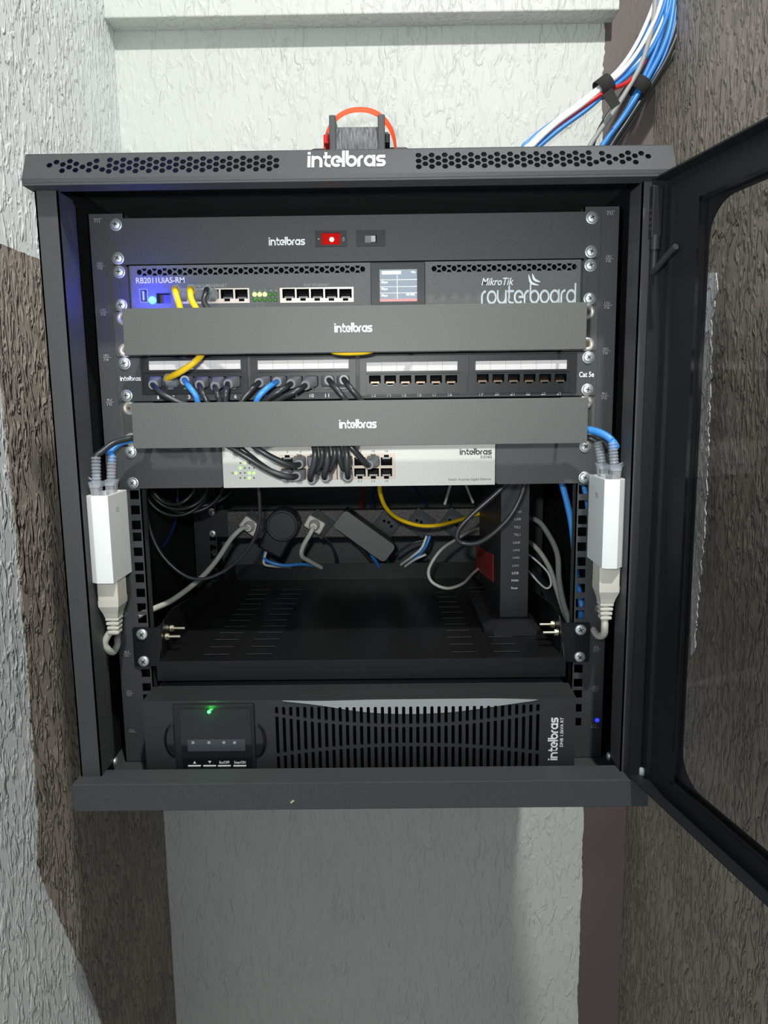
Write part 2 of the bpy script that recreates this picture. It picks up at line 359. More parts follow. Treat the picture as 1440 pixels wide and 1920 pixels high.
# rails with square holes
def rail(sx, y, zt, name):
    m = MB(); zs = []
    for u in range(13):
        for k in (.00635, .022225, .0381):
            if .0 < u*U+k < zt-.008: zs.append(u*U+k)
    h_ = .0047; cx = sx*.2325; xi, xo = sorted((sx*.2250, sx*.2612))
    m.box(xi, cx-h_, y, y+.0016, -.034, zt); m.box(cx+h_, xo, y, y+.0016, -.034, zt)
    ed = [-.034]+[q for z in zs for q in (z-h_, z+h_)]+[zt]
    for z0_, z1_ in zip(ed[::2], ed[1::2]): m.box(cx-h_, cx+h_, y, y+.0016, z0_, z1_)
    m.box(sx*.2250, sx*.2264, y, y+.014, -.034, zt); m.box(sx*.2598, sx*.2612, y, y+.03, -.034, zt)
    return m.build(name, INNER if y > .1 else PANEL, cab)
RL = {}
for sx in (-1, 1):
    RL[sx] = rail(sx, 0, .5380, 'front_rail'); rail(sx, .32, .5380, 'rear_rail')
for n, yl, yr in ((13, 409, 398), (12, 497, 483), (11, 583, 569.5), (10, 669, 657), (9, 753, 741), (7, 914, 902), (5, 1072, 1060), (4, 1150, 1142), (3, 1226, 1218), (2, 1300, 1293), (1, 1372, 1365)):
    z = (n-1)*U
    for sx in (-1, 1):
        cx = sx*.2512; mk = DIMW; m = MB(); m.box(cx-.0042, cx+.0042, -.00065, -.0005, z-.0002, z+.0002); g = m.build('unit_line', mk, RL[sx])
        if n < 13: text('%dU \u2191' % n if 0 else '%dU' % n, (cx-.0030, cx+.0020, z+.0009, z+.0034), -.0003, mk, 'unit_number', g, bold=.01)
        if n > 1: text('%dU' % (14-n), (cx-.0030, cx+.0020, z-.0034, z-.0009), -.0003, mk, 'unit_number', g, bold=.01, rot=180)
def screw(c, parent, r=.0048, name='screw', washer=.0062):
    c = Vector(c); m = MB()
    m.lathe(c+Vector((0, .0003, 0)), (0, -1, 0), [(0, washer-.0002), (.0009, washer-.0002), (.0010, washer-.0006)], 24)
    m.lathe(c+Vector((0, -.0008, 0)), (0, -1, 0), [(0, r*1.06), (.0012, r*1.06), (.0019, r*.90), (.0023, r*.55), (.0024, r*.2)], 24)
    o = m.build(name, ZINC, parent)
    a = random.uniform(0, 90); m = MB()
    for q in (0, 90):
        M = Matrix.Translation(c+Vector((0, -.0032, 0))) @ Matrix.Rotation(R(a+q), 4, 'Y'); m.box(-r*.5, r*.5, -.0003, .0003, -r*.11, r*.11, M)
    m.build('cross_slot', mat('slot_shadow_steel', (.12, .13, .13), .5, metal=.8), o)
    return o
for q in ((397, 961), (399, 1000)): screw(P(*q, y=.3185), cab, name='rail_screw')

# door, opened about 102 degrees on the right-hand side
DA = R(12); H0 = Vector((.2725, -.0850, 0)); DD = Vector((math.sin(DA), -math.cos(DA), 0)); DN = Vector((math.cos(DA), math.sin(DA), 0))
def DF(u, v, n): q = H0+DD*u+DN*n; return (q.x, q.y, v)      # u along the door, n outward (away from the cabinet)
def DM(): return Matrix(((DD.x, DN.x, 0, H0.x), (DD.y, DN.y, 0, H0.y), (0, 0, 1, 0), (0, 0, 0, 1)))
m = MB(); plate(m, rect(.002, .532, -.008, .5375), [rrect(.0625, .470, .0195, .503, .028, 8)], .0014, lambda u, v, n: DF(u, v, .0007+n))
for a in ((.002, .0034, -.008, .5375), (.5305, .532, -.008, .5375)): m.box(a[0], a[1], -.014, 0, a[2], a[3], DM())
m.box(.002, .532, -.014, 0, -.0080, -.0066, DM()); m.box(.002, .532, -.014, 0, .5361, .5375, DM())
m.box(.0155, .0167, -.004, 0, .001, .528, DM())
door = m.build('door', INNER, cab, org=H0+Vector((0, 0, -.008)))
glass = bpy.data.materials.new('door_glass'); glass.use_nodes = True; b = glass.node_tree.nodes['Principled BSDF']
b.inputs['Base Color'].default_value = (.82, .85, .84, 1); b.inputs['Roughness'].default_value = .01; b.inputs['Transmission Weight'].default_value = 1; b.inputs['IOR'].default_value = 1.12; b.inputs['Coat Weight'].default_value = .0
nt = glass.node_tree; N = nt.nodes.new; tr = N('ShaderNodeBsdfTransparent'); tr.inputs[0].default_value = (.93, .935, .935, 1)
gl = N('ShaderNodeBsdfGlossy'); gl.inputs['Roughness'].default_value = .01; lw = N('ShaderNodeLayerWeight'); lw.inputs[0].default_value = .12; mx = N('ShaderNodeMixShader')
nt.links.new(lw.outputs['Fresnel'], mx.inputs[0]); nt.links.new(tr.outputs[0], mx.inputs[1]); nt.links.new(gl.outputs[0], mx.inputs[2]); nt.links.new(mx.outputs[0], nt.nodes['Material Output'].inputs[0])
m = MB(); m.box(.0575, .476, -.0045, -.0010, .014, .508, DM()); m.build('glass_pane', glass, door)
m = MB()
for a in ((.0560, .0605, .013, .509), (.473, .477, .013, .509)): m.box(a[0], a[1], -.0052, -.0003, a[2], a[3], DM())
for a in ((.013, .0165), (.5055, .509)): m.box(.056, .477, -.0052, -.0003, a[0], a[1], DM())
m.build('glass_seal', GLOSS, door)
text('intelbras', (.075, .082, .060, .108), 0, mat('etched_mark', (.10, .10, .10), .5), 'faint_mark', door, rot=90, F=lambda u, v, n: DF(u, v, -.0050-n), bold=.02)
m = MB()    # spring hinge lever on the inner face
m.box(.0045, .0105, -.0175, -.008, .487, .530, DM(), b=.0008); m.cyl(DF(.0075, .458, -.0125), DF(.0075, .492, -.0125), .0030); m.cyl(DF(.0075, .478, -.0125), DF(.0075, .490, -.0125), .0045)
hb = m.build('hinge_block', BLACKP, door); m = MB()
for k in range(4): m.box(.006, .009, -.0180, -.0174, .494+.005*k, .4965+.005*k, DM())
m.build('hinge_spring', ZINC if 0 else GREYP, hb)
m = MB(); m.tube([DF(.0072, .4595, -.013), DF(.018, .4625, -.015), (DF(.033, .469, -.016)), DF(.044, .4735, -.016)], .0026); m.build('hinge_lever', GREYP, door)
m = MB(); m.lathe((.2738, -.0870, -.0095), (0, 0, 1), [(0, .0045), (.009, .0045), (.0105, .0035)]); m.build('hinge_pin', ZINC, cab)
# ------------------------------------------------------------------ rack devices
def ears_screws(parent, unit, ks=(.00635, .0381), y=-.003, dx=0, hole=True):
    for sx in (-1, 1):
        for k in ks: screw((sx*.2325+dx, y, (unit-1)*U+k), parent)
# unit 12: power distribution panel
pw = thing('power_distributor', (0, 0, 11*U), 'black one-unit power panel with red lit rocker switch, topmost in the rack', 'power panel')
m = MB(); sw1 = pbox(591, 433, 650, 463, -.003); sw2 = pbox(668, 432, 722, 462, -.003)
plate(m, rrect(-.2413, .2413, 11*U+.0004, 12*U-.0006, .003), [rect(*sw1), rect(*sw2)], .003, front(-.0015)); m.box(-.22, .22, 0, .03, 12*U-.004, 12*U-.0006)
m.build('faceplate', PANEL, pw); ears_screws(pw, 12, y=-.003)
logo(pbox(504, 444, 572, 460, -.003), -.003, PAINTW, pw)
def switch_frame(bx, inner, name):
    m = MB(); plate(m, rect(*bx), [rect(*inner)], .0022, front(-.0035)); return m.build(name, BLACKP, pw)
i1 = pbox(603, 437, 638, 459, -.004); fr1 = switch_frame(sw1, i1, 'rocker_switch')
m = MB(); m.box(i1[0], i1[1], -.0030, .004, i1[2], i1[3]); rk = m.build('rocker', REDLAMP, fr1)
text('0', pbox(642, 445, 646, 452, -.005), -.0046, DIMW, 'switch_print', fr1); text('-', pbox(596, 447, 599, 449, -.005), -.0046, DIMW, 'switch_print', fr1)
c = P(622, 449, y=-.004); m = MB(); m.lathe(c, (0, -1, 0), [(0, .0022), (.0008, .0016), (.0012, .0006)]); m.build('lamp', REDHOT, fr1)
i2 = pbox(684, 441, 706, 455, -.004); fr2 = switch_frame(sw2, i2, 'slide_switch')
m = MB(); m.box(i2[0], (i2[0]*.45+i2[1]*.55), -.0025, .003, i2[2], i2[3]); m.build('slider_track', mat('grey_slider', (.16, .16, .16), .5), fr2)
m = MB(); m.box((i2[0]*.45+i2[1]*.55), i2[1]-.001, -.005, .003, i2[2]+.0006, i2[3]-.0006); m.build('slider', mat('pale_slider', (.42, .42, .42), .4), fr2)

# unit 11: router
rt = thing('network_router', (0, 0, 10*U), 'black rack router with small lit screen, green lamps and white lettering', 'router')
RY = -.004
bx = pbox(245, 497, 1088, 575, RY); rx0, rx1 = bx[0], bx[1]; z0, z1 = 10*U+.0006, 11*U-.0010
vents = []
def ventrow(pa, pb, py):
    xa, xb = P(pa, py, y=RY).x, P(pb, py, y=RY).x; zc = P((pa+pb)/2, py, y=RY).z; n = int(round((xb-xa)/.0100))
    for k in range(n+1):
        cx = xa+(xb-xa)*k/n
        vents.append(hexa(cx, zc, .0027, .0025))
        if k < n:
            ax = cx+(xb-xa)/n/2
            for sg in (-1, 1): vents.append([(ax-.0026, zc+sg*.0034), (ax+.0026, zc+sg*.0034), (ax+.0012, zc+sg*.0010), (ax-.0012, zc+sg*.0010)][::sg])
ventrow(261, 680, 507.5); ventrow(814, 1077, 502)
scr = pbox(695, 497, 797, 575, RY); pts1 = [(345+27*k, 554) for k in range(5)]; pts2 = [(541.5+26.6*k, 553) for k in range(5)]
usb = pbox(262, 542, 277, 567, RY); sfp = pbox(293, 549, 320, 569, RY)
b1 = pbox(330, 541, 468, 569, RY); b2 = pbox(525, 539, 663, 567, RY)
m = MB(); plate(m, rect(rx0, rx1, z0, z1), vents+[rect(*b1), rect(*b2), rect(*usb), rect(*sfp)], .0015, front(RY+.00075))
m.box(rx0, rx1, RY+.001, .10, z1-.001, z1); m.box(rx0, rx0+.001, RY+.001, .10, z0, z1); m.box(rx1-.001, rx1, RY+.001, .10, z0, z1); m.box(rx0, rx1, RY+.001, .10, z0, z0+.001)
m.build('housing', ROUTERM, rt)
m = MB(); m.box(rx0+.001, rx1-.001, .014, .015, z0+.001, z1-.001); m.build('inner_screen', HOLE, rt)
for sx in (-1, 1):
    m = MB(); a = rx0-.0025 if sx < 0 else rx1+.0025
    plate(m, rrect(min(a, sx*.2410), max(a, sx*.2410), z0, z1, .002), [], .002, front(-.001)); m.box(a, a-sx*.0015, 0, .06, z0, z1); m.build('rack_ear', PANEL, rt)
ears_screws(rt, 11, y=-.002)
def jack(cx, cz, y, w_, h, parent, mt=HOLE, flip=1, cont=GOLD, name='port', framem=None):
    """recessed modular jack: a dark open cavity with its contact wires and the notch of the latch"""
    m = MB(); t = .0005
    m.box(cx-w_/2, cx+w_/2, y+.010, y+.0105, cz-h/2, cz+h/2)
    for a in (-1, 1): m.box(cx+a*w_/2, cx+a*(w_/2+t), y, y+.0105, cz-h/2, cz+h/2); m.box(cx-w_/2, cx+w_/2, y, y+.0105, cz+a*h/2, cz+a*(h/2+t))
    for a in (-1, 1):  # shoulders beside the latch notch
        m.box(cx+a*w_*.22, cx+a*w_*.5, y+.0002, y+.004, cz-flip*h*.5, cz-flip*h*.27)
    o = m.build(name, mt, parent); m = MB()
    for k in range(8):
        x = cx+(k-3.5)*w_*.085; m.cyl((x, y+.001, cz-flip*h*.16), (x, y+.0085, cz+flip*h*.22), w_*.022, n=5, caps=False)
    m.box(cx-w_*.36, cx+w_*.36, y+.0012, y+.0020, cz-flip*h*.26, cz-flip*h*.10)
    m.build('contacts', cont, o); return o
def port_bank(bx, pts, y, parent, w_, h, mframe, name='port_bank', flip=1, contm=GOLD):
    w_, h = w_*1.05, h*1.06
    ctr = [P(a, b, y=y) for a, b in pts]; m = MB()
    hs = [[(c.x-w_/2, c.z+flip*h/2), (c.x-w_/2, c.z-flip*h*.27), (c.x-w_*.22, c.z-flip*h*.27), (c.x-w_*.22, c.z-flip*h*.5), (c.x+w_*.22, c.z-flip*h*.5), (c.x+w_*.22, c.z-flip*h*.27), (c.x+w_/2, c.z-flip*h*.27), (c.x+w_/2, c.z+flip*h/2)] for c in ctr]
    plate(m, rect(*bx), hs, .0010, front(y-.0003)); o = m.build(name, mframe, parent)
    for c in ctr: jack(c.x, c.z, y+.0006, w_, h, o, flip=flip, cont=contm)
    return ctr, o
GREYCT = mat('dull_grey_contacts', (.16, .16, .16), .4, metal=.5)
r1, _ = port_bank(b1, pts1, RY, rt, .0118, .0108, SHIELD, contm=GREYCT); r2, _ = port_bank(b2, pts2, RY, rt, .0118, .0108, SHIELD, contm=GREYCT)
text('RB2011UiAS-RM', pbox(255, 520, 346, 531, RY), RY, PAINTW, 'model_print', rt, bold=.012)
text('GIGABIT ETHERNET', pbox(352, 533, 426, 539, RY), RY, DIMW, 'port_print', rt)
text('FAST ETHERNET', pbox(570, 532, 617, 537, RY), RY, DIMW, 'port_print', rt); text('1  2  3  4  5', pbox(476, 543, 520, 547, RY), RY, DIMW, 'port_print', rt)
m = MB(); m.box(scr[0], scr[1], RY-.0022, RY, scr[2]+.001, z1-.0004, b=.0006); sc = m.build('screen_frame', GREYP, rt)
sb = pbox(712, 505, 782, 565, RY-.003)
sm = bpy.data.materials.new('lit_screen'); sm.use_nodes = True; nt = sm.node_tree; b = nt.nodes['Principled BSDF']
b.inputs['Base Color'].default_value = (.08, .09, .10, 1); b.inputs['Emission Color'].default_value = (.58, .70, .82, 1); b.inputs['Emission Strength'].default_value = .52; b.inputs['Roughness'].default_value = .15
m = MB(); m.box(sb[0], sb[1], RY-.0026, RY-.0020, sb[2], sb[3]); sp = m.build('display', sm, sc)
def on_screen(p0, p1, p2, p3, mm, nm='display_line'):
    q = pbox(p0, p1, p2, p3, RY-.003); m = MB(); m.box(q[0], q[1], RY-.0028, RY-.0026, q[2], q[3]); m.build(nm, mm, sp)
on_screen(713, 561, 782, 564.5, mat('lit_red_line', (.7, .1, .1), .4, emit=(1, .22, .2), es=.9)); ln = mat('lit_white_line', (.8, .8, .8), .4, emit=(.9, .95, 1), es=.9)
on_screen(716, 508, 752, 514, ln)
for yy in (524, 537, 549): on_screen(713, yy, 782, yy+.6, ln)
on_screen(744.5, 514, 745.2, 560, ln)
for yy in (527, 539.5, 552): text('0bps', pbox(715, yy, 727, yy+5, RY-.003), RY-.0028, ln, 'display_text', sp, bold=.02)
text('no link', pbox(762, 549, 778, 554, RY-.003), RY-.0028, ln, 'display_text', sp, bold=.02); text('10s', pbox(771, 508, 779, 512, RY-.003), RY-.0028, ln, 'display_text', sp, bold=.02)
for j, py in enumerate((552, 562)):
    for k, px in enumerate((477.5, 487, 496.5, 506.5, 516)):
        c = P(px, py, y=RY); m = MB(); m.lathe((c.x, RY, c.z), (0, -1, 0), [(0, .0021), (.0004, .0021), (.0008, .0010)], 14)
        m.build('status_light', LEDL if j == 0 and k < 3 else LEDOFF, rt, label='lit green lamp' if j == 0 and k < 3 else 'unlit green lamp')
m = MB(); m.box(usb[0], usb[1], RY-.0004, RY+.012, usb[2], usb[2]+.0005); m.box(usb[0], usb[1], RY-.0004, RY+.012, usb[3]-.0005, usb[3]); m.box(usb[0], usb[0]+.0005, RY-.0004, RY+.012, usb[2], usb[3]); m.box(usb[1]-.0005, usb[1], RY-.0004, RY+.012, usb[2], usb[3])
m.box(usb[0]+.0028, usb[0]+.0045, RY, RY+.01, usb[2]+.002, usb[3]-.002); m.build('usb_port', ZINC, rt)
m = MB(); m.box(sfp[0], sfp[1], RY-.0004, RY+.012, sfp[3]-.0005, sfp[3]); m.box(sfp[0], sfp[0]+.0005, RY-.0004, RY+.012, sfp[2], sfp[3]); m.box(sfp[1]-.0005, sfp[1], RY-.0004, RY+.012, sfp[2], sfp[3]); m.box(sfp[0], sfp[1], RY+.011, RY+.012, sfp[2], sfp[3])
m.build('fibre_port', mat('dim_steel', (.07, .07, .075), .5, metal=.3), rt)
c = P(286, 563, y=RY); m = MB(); m.lathe((c.x, RY+.001, c.z), (0, -1, 0), [(0, .0036), (.002, .0036), (.0035, .0030), (.0045, .0015)], 20); m.build('blue_status_light', LEDB, rt, label='bright blue lamp')
bl = bpy.data.lights.new('blue_lamp_glow', 'POINT'); bl.energy = .14; bl.color = (.01, .02, 1); bl.shadow_soft_size = .0025
o = bpy.data.objects.new('blue_lamp_glow', bl); COL.objects.link(o); o.location = (c.x, RY-.016, c.z+.002)
text('MikroTik', pbox(903, 521, 963, 535, RY), RY, PAINTW, 'brand_print', rt, bold=.01, shear=.25)
RBM = mat('silver_print', (.60, .66, .70), .5)
logo(pbox(902, 532, 1080, 570, RY), RY, RBM, rt, s='routerboard', wd=.17, name='large_lettering')
m = MB(); vs = []; fs = []
for (ax, ay, bx_, by, cx_, cy_, wd) in ((991, 515, 996, 530, 1010, 535, 2.6), (998, 513, 1002, 524, 1013, 529, 2.4)):
    A, B, C = P(ax, ay, y=RY), P(bx_, by, y=RY), P(cx_, cy_, y=RY); pts = smooth([A, B, C], 8); n0 = len(vs); M_ = len(pts)
    for i, q in enumerate(pts):
        t = (pts[min(i+1, M_-1)]-pts[max(i-1, 0)]).normalized(); nn = Vector((-t.z, 0, t.x)); wv = .0011*math.sin(math.pi*(i+.6)/(M_+.4))+.0001
        vs += [q+nn*wv+Vector((0, -.0003, 0)), q-nn*wv+Vector((0, -.0003, 0))]
    fs += [(n0+2*i, n0+2*i+1, n0+2*i+3, n0+2*i+2) for i in range(M_-1)]
m.add(vs, fs); m.build('swoosh_print', PAINTW, rt)

# units 10 and 8: cable organisers
def organiser(unit, label, xl, xr, pz):
    z0 = (unit-1)*U; t = thing('cable_organizer', (0, 0, z0), label, 'cable organizer', 'cable organizers between the devices')
    za, zb_ = pz
    m = MB(); m.box(xl, xr, -.060, -.0588, za, zb_, b=.0004); m.box(xl, xr, -.0592, -.048, zb_-.0012, zb_); m.box(xl, xr, -.0592, -.048, za, za+.0012)
    m.build('cover', COVER, t)
    m = MB()
    for sx in (-1, 1):
        plate(m, rrect(min(sx*.205, sx*.2412), max(sx*.205, sx*.2412), z0+.0006, z0+U-.0006, .003), [], .0015, front(-.00075))
    m.box(-.206, .206, -.0015, 0, z0+.012, z0+U-.012)
    for sx in (-1, 1): m.box(sx*.2045, sx*.206, -.0588, -.0005, z0+.013, z0+U-.013)
    m.build('bracket', mat('dull_bracket_coat', (.075, .077, .075), .5, bump=(1400, .3, .0003), speck=.3), t)
    for sx in (-1, 1):
        for k in (.00635, .0381):
            c = Vector((sx*.2315, -.0015, z0+k)); m = MB()
            m.lathe(c, (0, -1, 0), [(0, .0072), (.0008, .0072), (.0016, .0066), (.0014, .0028), (.0006, .0026)], 28); w_ = m.build('washer_screw', NICKEL, t)
            m = MB(); m.lathe(c+Vector((0, -.0010, 0)), (0, -1, 0), [(0, .0022), (.0006, .0018)], 6); m.build('hex_recess', mat('rusty_recess', (.16, .09, .05), .7), w_)
    q = (xl+xr)/2+.0015
    return t
o1 = organiser(10, 'charcoal horizontal cable organizer cover between router and patch panel', -.2119, .2150, (.3980, .4400))
o2 = organiser(8, 'charcoal horizontal cable organizer cover between patch panel and silver switch', -.2090, .2185, (.3115, .3540))
logo(pbox(627, 605, 698, 623, -.060), -.0601, PAINTW, o1); logo(pbox(636, 786, 706, 803, -.060), -.0601, PAINTW, o2)
# unit 9: patch panel
pp = thing('patch_bay', (0, 0, 8*U), 'black 24 port patch panel with numbered jacks and pale label strips', 'patch panel')
PY = -.004; z0, z1 = 8*U+.0005, 9*U-.0005
bx0, bx1 = P(264, 710, y=PY).x, P(1082, 705, y=PY).x
mods = [(265, 466, 270, 455, 279, 452, 297, 29.1, 706), (470, 668, 483, 658, 483, 654, 499, 29.0, 705), (674, 876, 686, 862, 687, 858, 703, 28.6, 713.5), (877, 1081, 890.5, 1067, 891, 1063, 905, 29.2, 711)]
m = MB(); hs = []
for a, b, c, d, e_, f, g, pt, jy in mods:
    hs.append(rect(*pbox(c, jy-(13 if jy > 707 else 8), d, jy+(26 if jy > 707 else 32), PY)))
plate(m, rrect(-.2413, .2413, z0, z1, .003), hs, .003, front(-.0020)); m.box(-.22, .22, 0, .04, z0, z0+.0012)
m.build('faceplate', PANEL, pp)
ears_screws(pp, 9, y=-.0035)
JK = []
for mi, (a, b, c, d, e_, f, g, pt, jy) in enumerate(mods):
    jt, jb = jy-(13 if jy > 707 else 8), jy+(26 if jy > 707 else 32); jc = jy if jy > 707 else jy+10
    q = pbox(c+.5, jt+.5, d-.5, jb-.5, PY); ctr = [P(g+pt*k, jc-.1*k, y=PY) for k in range(6)]; m = MB(); w_, h = .0118, .0100
    hs = [[(v.x-w_/2, v.z+h/2), (v.x-w_/2, v.z-h*.27), (v.x-w_*.22, v.z-h*.27), (v.x-w_*.22, v.z-h*.5), (v.x+w_*.22, v.z-h*.5), (v.x+w_*.22, v.z-h*.27), (v.x+w_/2, v.z-h*.27), (v.x+w_/2, v.z+h/2)] for v in ctr]
    plate(m, rect(*q), hs, .0012, front(PY-.0002)); fo = pbox(a+1, 676, b-1, jb+3, PY)
    zz = (q[3]+.0004, q[2]-.0004)
    lb = pbox(e_, jt-22, f, jt-5, PY)
    plate(m, rect(fo[0], fo[1], zz[1]-.0008, z1-.0012), [rect(q[0], q[1], zz[1], zz[0]), rect(lb[0], lb[1], lb[2], min(lb[3], z1-.002))], .0022, front(PY-.0012))
    mo = m.build('jack_module', BLACKP, pp)
    for k in range(6):
        jack(ctr[k].x, ctr[k].z, PY+.0006, w_, h, mo, name='jack', cont=mat('brass_contacts', (.20, .14, .10), .4, metal=.7))
        mm = MB(); mm.box(ctr[k].x-.0028, ctr[k].x+.0028, PY+.001, PY+.004, ctr[k].z-h*.62, ctr[k].z-h*.45); mm.build('green_board_edge', mat('green_circuit_edge', (.01, .09, .05), .3), mo)
        JK.append(ctr[k])
        if k < 6:
            x0_, x1_ = lb[0]+(lb[1]-lb[0])*k/6, lb[0]+(lb[1]-lb[0])*(k+1)/6; mm = MB(); mm.box(x0_+.0001, x1_-.0001, PY+.0002, PY+.0008, lb[2], min(lb[3], z1-.002)); mm.build('label_strip', LABELS, mo)
        n_ = mi*6+k+1; nx = ctr[k].x-.0008; nz = P(600, 743.2 if mi < 2 else 741.5, y=PY).z+(.0019 if n_ > 12 else .0) * .3
        nz = P(g+pt*k, 745-(g+pt*k-290)*.0110, y=PY).z; hw = .0021 if n_ > 9 else .0012
        if n_ == 1: hw = .0010
        text(str(n_), (nx-hw-.0004, nx+hw-.0004, nz-.0019, nz+.0019), PY+.0005, PAINTW, 'port_number', pp, bold=.02)
logo(pbox(225, 705, 264, 714, PY), PY+.0005, PAINTW, pp); text('Cat 5e', pbox(1086, 697, 1114, 707, PY), PY+.0005, PAINTW, 'category_print', pp, bold=.02)
# unit 7: switch
sw = thing('network_switch', (0, 0, 6*U), 'silver-faced sixteen port network switch with small green lamps under the lower organizer', 'network switch')
SY = -.006; z0, z1 = 6*U+.0004, 7*U-.0006; a = P(418, 880, y=SY).x; b = P(928, 870, y=SY).x; pb = pbox(524, 851, 741, 899, SY)
m = MB(); plate(m, rect(a, b, z0, z1), [rect(*pb)], .0015, front(SY+.00075)); m.box(a, b, SY+.0015, .16, z1-.001, z1); m.box(a, b, SY+.0015, .16, z0, z0+.001); m.box(a, a+.001, SY+.001, .16, z0, z1); m.box(b-.001, b, SY+.001, .16, z0, z1)
m.build('housing', SILVER, sw)
for sx, q in ((-1, a-.0015), (1, b+.0015)):
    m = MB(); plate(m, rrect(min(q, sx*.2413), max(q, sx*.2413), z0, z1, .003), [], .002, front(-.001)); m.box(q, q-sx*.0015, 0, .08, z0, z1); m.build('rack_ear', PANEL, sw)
ears_screws(sw, 7, y=-.002)
cols = (539, 563.5, 588.5, 613, 650, 675, 700, 724.6); w_, h = .0116, .0108; m = MB(); SWJ = {}
hs = []
for r_, py in ((0, 863), (1, 888)):
    fl = -1 if r_ == 0 else 1
    for k, px in enumerate(cols):
        v = P(px, py+(600-px)*.003, y=SY); SWJ[(r_, k)] = v
        hs.append([(v.x-w_/2, v.z+fl*h/2), (v.x-w_/2, v.z-fl*h*.27), (v.x-w_*.22, v.z-fl*h*.27), (v.x-w_*.22, v.z-fl*h*.5), (v.x+w_*.22, v.z-fl*h*.5), (v.x+w_*.22, v.z-fl*h*.27), (v.x+w_/2, v.z-fl*h*.27), (v.x+w_/2, v.z+fl*h/2)])
plate(m, rect(*pb), hs, .0010, front(SY-.0004)); pbk = m.build('port_bank', mat('beige_port_frame', (.50, .42, .34), .4), sw)
for (r_, k), v in SWJ.items(): jack(v.x, v.z, SY+.0006, w_, h, pbk, flip=-1 if r_ == 0 else 1, cont=GREYCT)
m = MB(); q = P(632, 875, y=SY); m.box(q.x-.0005, q.x+.0005, SY-.0012, SY, pb[2], pb[3]); m.build('bank_divider', BLACKP, sw)
for k, px in enumerate(cols):
    for py, nn in ((846.5, 2*k+2), (903, 2*k+1)):
        q = P(px, py-(px-600)*.008, y=SY); hw = .0016 if nn > 9 else .0008; text(str(nn), (q.x-hw, q.x+hw, q.z-.0010, q.z+.0010), SY, PRINTK, 'port_number', sw)
lit = {(1, 0), (0, 1), (2, 2), (3, 2), (2, 3)}
for j, py in enumerate((868.3, 877.5, 887, 896)):
    for k, px in enumerate((450.8, 459, 467.6, 476.3)):
        c = P(px, py, y=SY); on = (k, j) in lit; m = MB(); m.lathe((c.x, SY+.0002, c.z), (0, -1, 0), [(0, .0018 if on else .0010), (.0005, .0014 if on else .0008)], 14); m.build('status_light', LEDW if on else LEDDOT, sw, label='lit pale green lamp' if on else 'unlit lamp')
c = P(442.5, 887, y=SY); m = MB(); m.lathe((c.x, SY+.0002, c.z), (0, -1, 0), [(0, .0018), (.0005, .0014)], 14); m.build('power_light', LEDW, sw)
text('o', pbox(434, 885, 438, 889, SY), SY, PRINTK, 'power_mark', sw)
logo(pbox(862, 840.5, 922, 852.5, SY), SY, PRINTK, sw); text('S1016G', pbox(901, 854, 922, 859, SY), SY, PRINTK, 'model_print', sw, bold=.015)
text('Switch 16 portas Gigabit Ethernet', pbox(841, 896.5, 921, 902, SY), SY, PRINTK, 'model_print', sw)

# ------------------------------------------------------------------ pull-out shelf
sh = thing('rack_shelf', (0, .15, .085), 'empty-looking black vented steel shelf tray bolted across the lower rails', 'shelf')
ZS = .085
hs = []
for x0_, x1_, n0 in ((-.1700, -.1430, 12), (-.1245, -.0965, 12), (.0965, .1235, 12), (.1430, .1700, 12)):
    for k in range(n0):
        y = .0025+k*.0249; hs.append(rect(x0_, x1_, y, y+.0022))
m = MB(); plate(m, [(-.2140, -.014), (.2140, -.014), (.2045, .338), (-.2045, .338)], hs, .0012, lambda u, v, n: (u, v, ZS-.0006+n))
m.box(-.2150, .2150, -.0155, -.0140, .0640, ZS+.0004); m.box(-.2050, .2050, .338, .3392, ZS-.0012, .1095)
m.box(-.2150, .2150, -.0145, .006, .0640, .0652)
for sx in (-1, 1):
    n0 = len(m.v)
    pr = [(-.010, ZS-.001), (.338, ZS-.001), (.338, .1095), (.20, .112), (.040, .1265), (.012, .122)]
    for t in (0, .0012):
        m.v += [Vector((sx*(.2140-(y+.014)*.027+t), y, z)) for y, z in pr]
    k = len(pr); m.f += [tuple(range(n0, n0+k)), tuple(range(n0+2*k-1, n0+k-1, -1))]+[(n0+i, n0+(i+1) % k, n0+k+(i+1) % k, n0+k+i) for i in range(k)]; m.smooth += [False]*(k+2)
tray = m.build('tray', SHELFM, sh)
EDGEHI = mat('steel_edge_highlight', (.13, .13, .13), .35, metal=.5)  # paler colour paints the light caught along the slot edges
for hq in hs:
    m = MB(); m.box(hq[0][0], hq[1][0], hq[2][1], hq[2][1]+.0009, ZS-.0008, ZS+.0003); m.build('slot_highlight', EDGEHI, tray)
for sx in (-1, 1):
    m = MB(); plate(m, rrect(min(sx*.2125, sx*.2430), max(sx*.2125, sx*.2430), .0755, .1185, .002), [], .0018, front(-.0018))
    m.prism([(-.0025, .0755), (-.0025, .1185), (.030, .1185), (.060, .112), (.060, .0900), (.02, .0755)], 0, sx*.2150, sx*.2163)
    m.build('mounting_bracket', SHELFM, sh)
    for z in (.1115, .0815): screw((sx*.2325, -.0030, z), sh, r=.0056, washer=.0058)
    for q in (((340, 1182), (318, 1196)) if sx < 0 else ((1027, 1180), (1047, 1203))):
        pass
    for y, z in ((.030, .107), (.012, .1035)):
        m = MB(); m.cyl((sx*.2160, y, z), (sx*.1965, y, z), .0016, n=10); m.cyl((sx*.2120, y, z), (sx*.2085, y, z), .0036, n=6, sm=False); m.cyl((sx*.2125, y, z), (sx*.2110, y, z), .0042, n=16)
        m.build('bolt', mat('brassy_steel', (.55, .52, .40), .35, metal=.9), sh)

